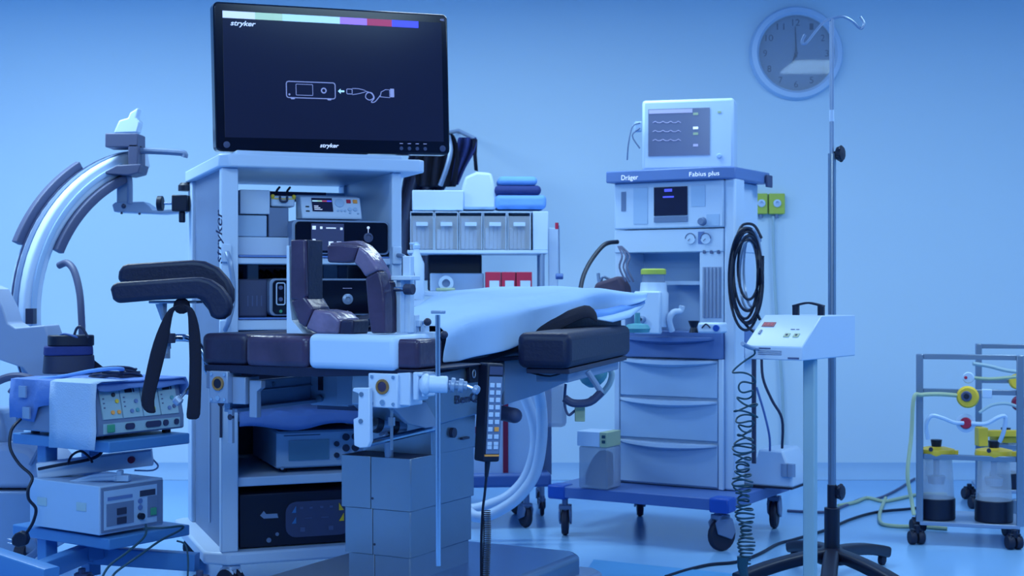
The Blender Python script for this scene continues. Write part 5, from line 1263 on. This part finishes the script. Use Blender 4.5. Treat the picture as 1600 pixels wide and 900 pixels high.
# front lip hanging over the panel top
fr_ = [[(x, -.010+.004*math.sin(k), ztop_-.020-.004*math.sin(k*1.3)) for k, (x) in enumerate([uw*q/9 for q in range(10)])], [(uw*q/9, .012, ztop_+.002) for q in range(10)], [(uw*q/9, .04, ztop_+.003) for q in range(10)]]
g.grid(fr_)
single(g, 'blue_cloth', 'cloth_blue', 'royal blue cloth laid over the electrosurgical unit', 'cloth', solid=.004)
TW = [(78, 598), (150, 599)]
a0 = EU.X(78, 600, -.022); a1 = EU.X(150, 600, -.022); zz = EU.X(110, 702, -.022).z
g = G(EU.M); g.grid([[(.10, y, ztop_+.007), (.0, y, ztop_+.008), (-.020, y, ztop_+.002), (-.024, y, ztop_-.05), (-.023+.004*math.sin(k*1.5), y, ztop_-.14), (-.026+.005*math.sin(k), y, EU.X(78+12*k, 699+.7*k, -.022).z)] for k, y in enumerate([a0.y+(a1.y-a0.y)*q/6 for q in range(7)])])
single(g, 'paper_towel', 'towel', 'white paper towel strip hanging over the unit beside the blue cloth', 'towel', solid=.002)
for px, py in ((36, 612), (42, 645)):
    p = EU.X(px, py, -.020); g = G(EU.M); g.box(-.026, -.020, p.y-.02, p.y+.015, p.z-.018, p.z+.018)
    single(g, 'tape_patch', 'silver', ['pale square tape patch near the top of the hanging blue cloth', 'pale square tape patch near the lower hem of the hanging blue cloth'][py > 620], 'tape')
# velcro cuff on top
cfm = Frame(W(108, 592, 4.72).x, 4.72, 20, zU+uh+.012)
t = thing('wrapped_cuff', 'dark blue and black rolled pressure cuff standing on the blue cloth', 'cuff', cfm)
def elp(rx, ry, z0, z1, nm, m, dx=0, tap=0):
    g = G(); n = 28; vs = []
    for z, k in ((z0, 1+tap), (z1, 1)):
        for i in range(n): a = 2*PI*i/n; vs.append((dx+rx*k*math.copysign(abs(math.cos(a))**.6, math.cos(a)), ry*k*math.copysign(abs(math.sin(a))**.6, math.sin(a)), z))
    g.add(vs, [tuple(range(n))[::-1], tuple(range(n, 2*n))]+[(i, (i+1) % n, n+(i+1) % n, n+i) for i in range(n)]); return g.build(nm, m, t, bevel=.004)
elp(.080, .05, 0, .060, 'lower_wrap', 'darkgrey', 0, .06); elp(.078, .052, .060, .090, 'blue_wrap', 'cloth_navy', -.002, .02); elp(.074, .050, .090, .126, 'upper_wrap', 'black', .006)
g = G(cfm.i); g.tube([W(88, 528, 4.70), W(100, 522, 4.68), W(118, 526, 4.68), W(125, 530, 4.7)], .004, 8, sm=4); g.build('air_tube', 'blue_royal', t)
g = G(cfm.i); g.tube([W(115, 528, 4.7), W(120, 513, 4.7), W(128, 512, 4.7), W(138, 528, 4.7)], .0045, 8, sm=4); g.build('air_tube', 'darkgrey', t)
g = G(); g.prism([(.07, .0), (.13, .0), (.07, .05)], 'y', -.02, .02); g.build('loose_flap', 'fabric_black', t, bevel=.003)
g = G(); g.tube([W(60, 593, 4.5), W(100, 588, 4.48), W(140, 580, 4.46), W(175, 576, 4.46), W(192, 577, 4.5), W(188, 581, 4.55)], .006, 8, sm=5)
single(g, 'blue_tube', 'cloth_sky', 'light blue tube lying over the cable coil on the unit', 'hose')
g = G(); random.seed(3)
for k in range(7):
    cx, cz = 182+random.uniform(-4, 4), 594-k*2.4; rx = 42-2*k
    g.tube([W(cx+rx*math.cos(2*PI*q/14), cz-2+4.5*math.sin(2*PI*q/14)+random.uniform(-1.5, 1.5), 4.60+.10*math.sin(2*PI*q/14)) for q in range(14)], .0042, 6, closed=True, sm=3)
single(g, 'cable_coil', 'darkgrey', 'flat coil of grey cables on top of the blue cloth', 'cables')
# second generator on the lower shelf
p0 = EC.Z(156, 841, zL)
GU = sub(EC, -.012, .030, zL+.001)
t = thing('bench_generator', 'pale box-shaped generator with two displays and green switch on the lower blue shelf', 'medical device', GU)
gw = .248; gd = .335; gh = .156
G().box(0, gw, 0, gd, .008, gh).build('housing', 'offwhite', t, bevel=.003)
G().box(.006, gw-.004, -.004, .001, .014, gh-.006).build('front_frame', 'grey', t)
fp = G().box(.014, gw-.030, -.006, -.002, .022, gh-.016).build('front_panel', 'offwhite', t)
G().box(.022, .125, -.008, -.006, .032, .100).build('display_field', 'grey', fp)
for z in (.045, .073): G().box(.060, .095, -.0105, -.008, z-.010, z+.010).build('display', 'darkgrey', fp)
G().box(.026, .120, -.008, -.006, gh-.046, gh-.036).build('title_strip', 'blue_band', fp)
G().box(.150, .210, -.008, -.006, gh-.048, gh-.030).build('readout', 'darkgrey', fp)
G().box(.180, .218, -.008, -.006, .040, .105).build('switch_field', 'grey', fp)
G().box(.190, .212, -.012, -.008, .045, .068).build('power_switch', 'green_switch', fp, bevel=.001)
for z in (.095, .075): 
    g = G(); g.cyl((.150, -.010, z), (.150, -.006, z), .008, n=14); g.build('push_button', 'blue_band', fp)
g = G(); g.cyl((.150, -.020, .048), (.150, -.006, .048), .010); g.build('socket', 'black', fp)
for y in (.11, .30):
    a = GU.X; g = G(); g.box(-.002, .001, .04+y-.09, .085+y-.09, .075, .100)
    g.build('tape_mark', 'hose_pale', t)
# power strip on top
p = W(60, 726, 4.72)
f = Frame(W(150, 735, 4.6).x, 4.6, 20, zL+gh+.004)
t = thing('power_strip', 'long pale power strip with a red switch lying on the lower generator', 'power strip', f)
g = G(f.i); A0 = W(60, 735, 4.50); A1 = W(238, 714, 4.56); g.sweep([A0, A1], (0, 0, 1), .050, .06, .12); g.build('body', 'white', t)
g = G(f.i); c_ = W(206, 718, 4.52); g.cyl(c_, c_-Vector((0, .012, 0)), .011); g.build('switch', 'dark_red', t)
g = G(f.i); g.tube([W(118, 752, 4.40), W(150, 744, 4.38), W(185, 742, 4.37)], .007, 8, sm=4); g.tube([W(110, 753, 4.40), W(150, 749, 4.38), W(182, 748, 4.36)], .006, 8, sm=4); pl_ = g.build('lead', 'offwhite', t)
g = G(f.i); a, b = W(178, 742, 4.37), W(202, 752, 4.37); g.box(a.x, b.x, 4.36, 4.39, b.z, a.z); a, b = W(183, 735, 4.37), W(191, 743, 4.37); g.box(a.x, b.x, 4.36, 4.39, b.z, a.z); g.build('plug', 'offwhite', t, bevel=.003)
g = G(f.i); g.tube([W(238, 717, 4.62), W(247, 728, 4.6), W(238, 735, 4.6), W(210, 735, 4.58)], .003, 6, sm=4); g.build('thin_lead', 'silver', t)
# cables
def cable(pts, r, m, nm, lb, cat='cable', k=6):
    g = G(); g.tube([W(*p) for p in pts], r, 8, sm=k); return single(g, nm, m, lb, cat)
f = Frame(W(32, 852, 4.36).x, 4.36, 0, W(32, 852, 4.36).z)
t = thing('mains_plug', 'black angled mains plug dangling on its cord beside the lower blue shelf', 'plug', f)
g = G(f.i); q = [(25, 833), (34, 829), (43, 832), (46, 842), (43, 851), (30, 855), (20, 850), (20, 840)]; P = [f.i @ W(x, y, 4.36) for x, y in q]; g = G(); g.prism([(p.x, p.z) for p in P], 'y', -.014, .014); g.build('body', 'black', t, bevel=.005)
g = G(f.i); g.tube([W(*p_) for p_ in [(32, 655, 4.45), (18, 672, 4.40), (16, 700, 4.38), (30, 725, 4.38), (50, 745, 4.38), (44, 765, 4.36), (45, 780, 4.36), (56, 795, 4.36), (52, 815, 4.36), (42, 832, 4.36)]], .005, 8, sm=6); g.build('cord', 'black', t)
for y in (844, 850): g = G(f.i); g.cyl(W(20, y, 4.36), W(12, y-2, 4.36), .0022); g.build('pin', 'chrome', t)
cable([(60, 733, 4.44), (90, 727, 4.44), (130, 720, 4.46), (150, 714, 4.48), (160, 704, 4.5), (156, 694, 4.55)], .005, 'black', 'loose_cable', 'black cable rising from the power strip to the upper blue shelf')
cable([(106, 726, 4.44), (112, 712, 4.46), (126, 705, 4.46), (138, 713, 4.46), (144, 722, 4.44)], .004, 'black', 'loose_cable', 'small black cable loop above the power strip')
cable([(228, 820, 4.30), (226, 838, 4.2), (200, 862, 4.1), (170, 885, 4.05), (155, 912, 4.0)], .0035, 'green_dark', 'earth_lead', 'green lead falling from the generator socket over the shelf edge')
cable([(225, 826, 4.3), (255, 825, 4.3), (284, 822, 4.34), (282, 828, 4.34), (250, 845, 4.2), (215, 870, 4.1), (180, 895, 4.05), (172, 912, 4.0)], .0035, 'green_dark', 'earth_lead', 'second green lead looping out to the shelf corner and back')
cable([(276, 845, 4.36), (290, 852, 4.36), (294, 880, 4.34), (292, 915, 4.32)], .003, 'green_dark', 'earth_lead', 'green lead hanging beside the right-hand caster of the blue cart')

# ================= C-arm behind =================
CA = Frame(-1.393, 5.808, 50, .905)
ca = thing('c_arm', 'white C-shaped x-ray arm with grey bumper strips at the far left', 'x-ray machine', CA)
R = .66
def arcp(a, r, y): a = math.radians(a); return Vector((r*math.cos(a), y, r*math.sin(a)))
def arcsweep(a0, a1, r, y, w, t_, nm, m, par, n=28, rad=.15):
    g = G(); g.sweep([arcp(a0+(a1-a0)*k/n, r, y) for k in range(n+1)], (0, 1, 0), w, t_, rad); return g.build(nm, m, par, sharp=50)
arc = arcsweep(100, 222, R-.035, .055, .11, .075, 'arc', 'white_matte', ca)
arcsweep(104, 222, R+.004, .055, .030, .006, 'arc_groove', 'grey', arc)
arcsweep(104, 222, R+.004, .085, .008, .006, 'arc_groove', 'slate', arc)
arcsweep(112, 216, R-.035, -.003, .012, .020, 'arc_channel', 'offwhite', arc)
arcsweep(122, 157, R+.020, .105, .035, .035, 'bumper_strip', 'midgrey', ca)
arcsweep(113, 156, R-.085, -.01, .035, .035, 'bumper_strip', 'midgrey', ca)
g = G(CA.i); a, b = W(44, 482, 5.25), W(56, 506, 5.25); g.box(a.x, b.x, 5.22, 5.26, b.z, a.z+.0); g.build('index_block', 'darkgrey', ca)
YA = 5.62
g = G(CA.i)
def cab(x0, y0, x1, y1, Y, d, nm, m, bev=.004):
    a, b = W(x0, y0, Y), W(x1, y1, Y); g = G(CA.i); g.box(a.x, b.x, Y, Y+d, b.z, a.z); return g.build(nm, m, ca, bevel=bev)
cab(164, 208, 215, 230, YA-.05, .12, 'receiver_mount', 'midgrey'); cab(200, 225, 215, 262, YA-.05, .12, 'receiver_mount', 'midgrey')
g = G(CA.i); P = [(160, 270), (182, 258), (220, 256), (216, 270), (200, 274), (165, 272)]; n = len(P); vs = [W(x, y, YA-.06) for x, y in P]+[W(x, y, YA-.06)+Vector((0, .13, 0)) for x, y in P]
g.add(vs, [tuple(range(n))[::-1], tuple(range(n, 2*n))]+[(i, (i+1) % n, n+(i+1) % n, n+i) for i in range(n)]); g.build('yoke', 'midgrey', ca, bevel=.004)
g = G(CA.i); g.tube([W(214, 236, YA), W(240, 236, YA), W(275, 238, YA), W(288, 240, YA), W(288, 246, YA)], .013, 10, sm=3); g.build('positioning_handle', 'grey', ca)
g = G(CA.i); g.tube([W(190, 268, YA), W(201, 276, YA), W(203, 290, YA), W(203, 318, YA)], .011, 10, sm=3); g.build('column_pipe', 'grey', ca)
cab(182, 274, 200, 318, YA+.02, .05, 'column_cover', 'silver')
g = G(CA.i); P = [(175, 320), (180, 316), (224, 315), (234, 322), (238, 328), (290, 326), (290, 331), (250, 334), (178, 331)]; n = len(P); vs = [W(x, y, YA) for x, y in P]+[W(x, y, YA)+Vector((0, .10, 0)) for x, y in P]
g.add(vs, [tuple(range(n))[::-1], tuple(range(n, 2*n))]+[(i, (i+1) % n, n+(i+1) % n, n+i) for i in range(n)]); ds = g.build('detector_arm', 'silver', ca, bevel=.003)
g = G(CA.i); g.ball(W(193, 322, YA-.005), .009); g.ball(W(190, 333, YA), .005); g.ball(W(218, 334, YA), .005); g.build('pivot_bolt', 'darkgrey', ds)
g = G(CA.i); P = [(177, 208), (186, 188), (200, 184), (203, 176), (216, 168), (212, 184), (218, 190), (214, 207)]; n = len(P); vs = [W(x, y, YA+.05) for x, y in P]+[W(x, y, YA+.05)+Vector((0, .06, 0)) for x, y in P]
g.add(vs, [tuple(range(n))[::-1], tuple(range(n, 2*n))]+[(i, (i+1) % n, n+(i+1) % n, n+i) for i in range(n)]); g.build('receiver_cowl', 'white', ca, bevel=.005)
g = G(CA.i); g.tube([W(92, 415, 5.3), W(105, 411, 5.28), W(116, 424, 5.25), W(124, 455, 5.22), W(127, 490, 5.2), W(128, 530, 5.2), W(124, 560, 5.25)], .013, 12, sm=6); g.build('grab_handle', 'midgrey', ca)
def wpoly(P, Y, d, nm, m, par=ca, bev=.006):
    n = len(P); vs = [W(x, y, Y) for x, y in P]+[W(x, y, Y)+Vector((0, d, 0)) for x, y in P]
    g = G(CA.i); g.add(vs, [tuple(range(n))[::-1], tuple(range(n, 2*n))]+[(i, (i+1) % n, n+(i+1) % n, n+i) for i in range(n)]); return g.build(nm, m, par, bevel=bev, seg=3)
wpoly([(-60, 430), (-10, 452), (4, 480), (12, 505), (24, 512), (70, 508), (80, 535), (90, 605), (60, 606), (35, 575), (-20, 556), (-60, 556)], 5.0, .16, 'arm_cradle', 'warm_grey')
g = G(CA.i); g.tube([W(-30, 610, 4.95), W(5, 592, 4.95), W(28, 588, 4.95), W(48, 592, 4.95), (W(62, 600, 4.96))], .014, 10, sm=4); g.tube([W(30, 590, 4.95), W(24, 602, 4.94), W(16, 614, 4.94)], .011, 10, sm=3); g.build('brake_lever', 'midgrey', ca)
wpoly([(-60, 696), (20, 696), (45, 702), (66, 725), (80, 764), (-60, 764)], 5.0, .35, 'body_cover', 'warm_grey', bev=.02)
wpoly([(-60, 768), (78, 768), (74, 866), (-60, 866)], 4.98, .4, 'body_base', 'silver', bev=.01)
wpoly([(-60, 640), (0, 640), (8, 664), (12, 696), (-60, 696)], 5.1, .2, 'hose_bundle', 'silver', bev=.02)
wpoly([(44, 726), (58, 700), (63, 700), (48, 728)], 4.97, .02, 'side_strut', 'grey', bev=.002)
p = CA.i @ W(35, 850, 5.05)
m_ = Matrix.Translation((0, 0, -.905))
g = G(CA.i); g.lathe([(.02, -.02), (.05, -.018), (.052, 0), (.05, .018), (.02, .02)], (W(35, 850, 5.0).x, 5.0, .052), 20, (1, 0, 0)); g.build('wheel', 'rubber', ca)
g = G(CA.i)
for k in range(4): g.tube([W(48+4*k, 838, 4.92), W(56+3*k, 846, 4.9), W(60-2*k, 862, 4.9), W(40-5*k, 878, 4.9), W(20-4*k, 868, 4.92)], .007, 8, sm=4)
g.build('floor_cables', 'grey', ca)

# ================= floor cables =================
def fl(px, py, z=.006): 
    Y = (HC-z)*FX/(py-450); return ((px-800)*Y/FX, Y, z)
def fcable(pts, r, m, lb, nm='floor_cable', cat='cable'):
    g = G(); g.tube([fl(x, y, r) for x, y in pts], r, 8, sm=8); return single(g, nm, m, lb, cat)
fcable([(1040, 901), (1075, 890), (1110, 882), (1150, 878), (1185, 866), (1215, 850), (1240, 843), (1290, 828), (1330, 811), (1370, 800), (1420, 795), (1480, 788)], .006, 'black', 'black cable snaking over the floor below the drip stand to the suction trolleys')
fcable([(1230, 798), (1290, 800), (1320, 790), (1350, 778), (1370, 779), (1400, 766), (1440, 742), (1500, 716)], .006, 'midgrey', 'grey cable rising back over the floor behind the drip stand')
fcable([(1310, 790), (1335, 785), (1355, 778), (1380, 783), (1400, 780), (1440, 772), (1480, 772)], .008, 'tube_yellow', 'pale yellow tube lying behind the left suction upright')
fcable([(1384, 778), (1378, 792), (1374, 806), (1378, 818), (1400, 822), (1440, 823), (1480, 826)], .008, 'tube_yellow', 'pale yellow tube curling on the floor in front of the left caster')
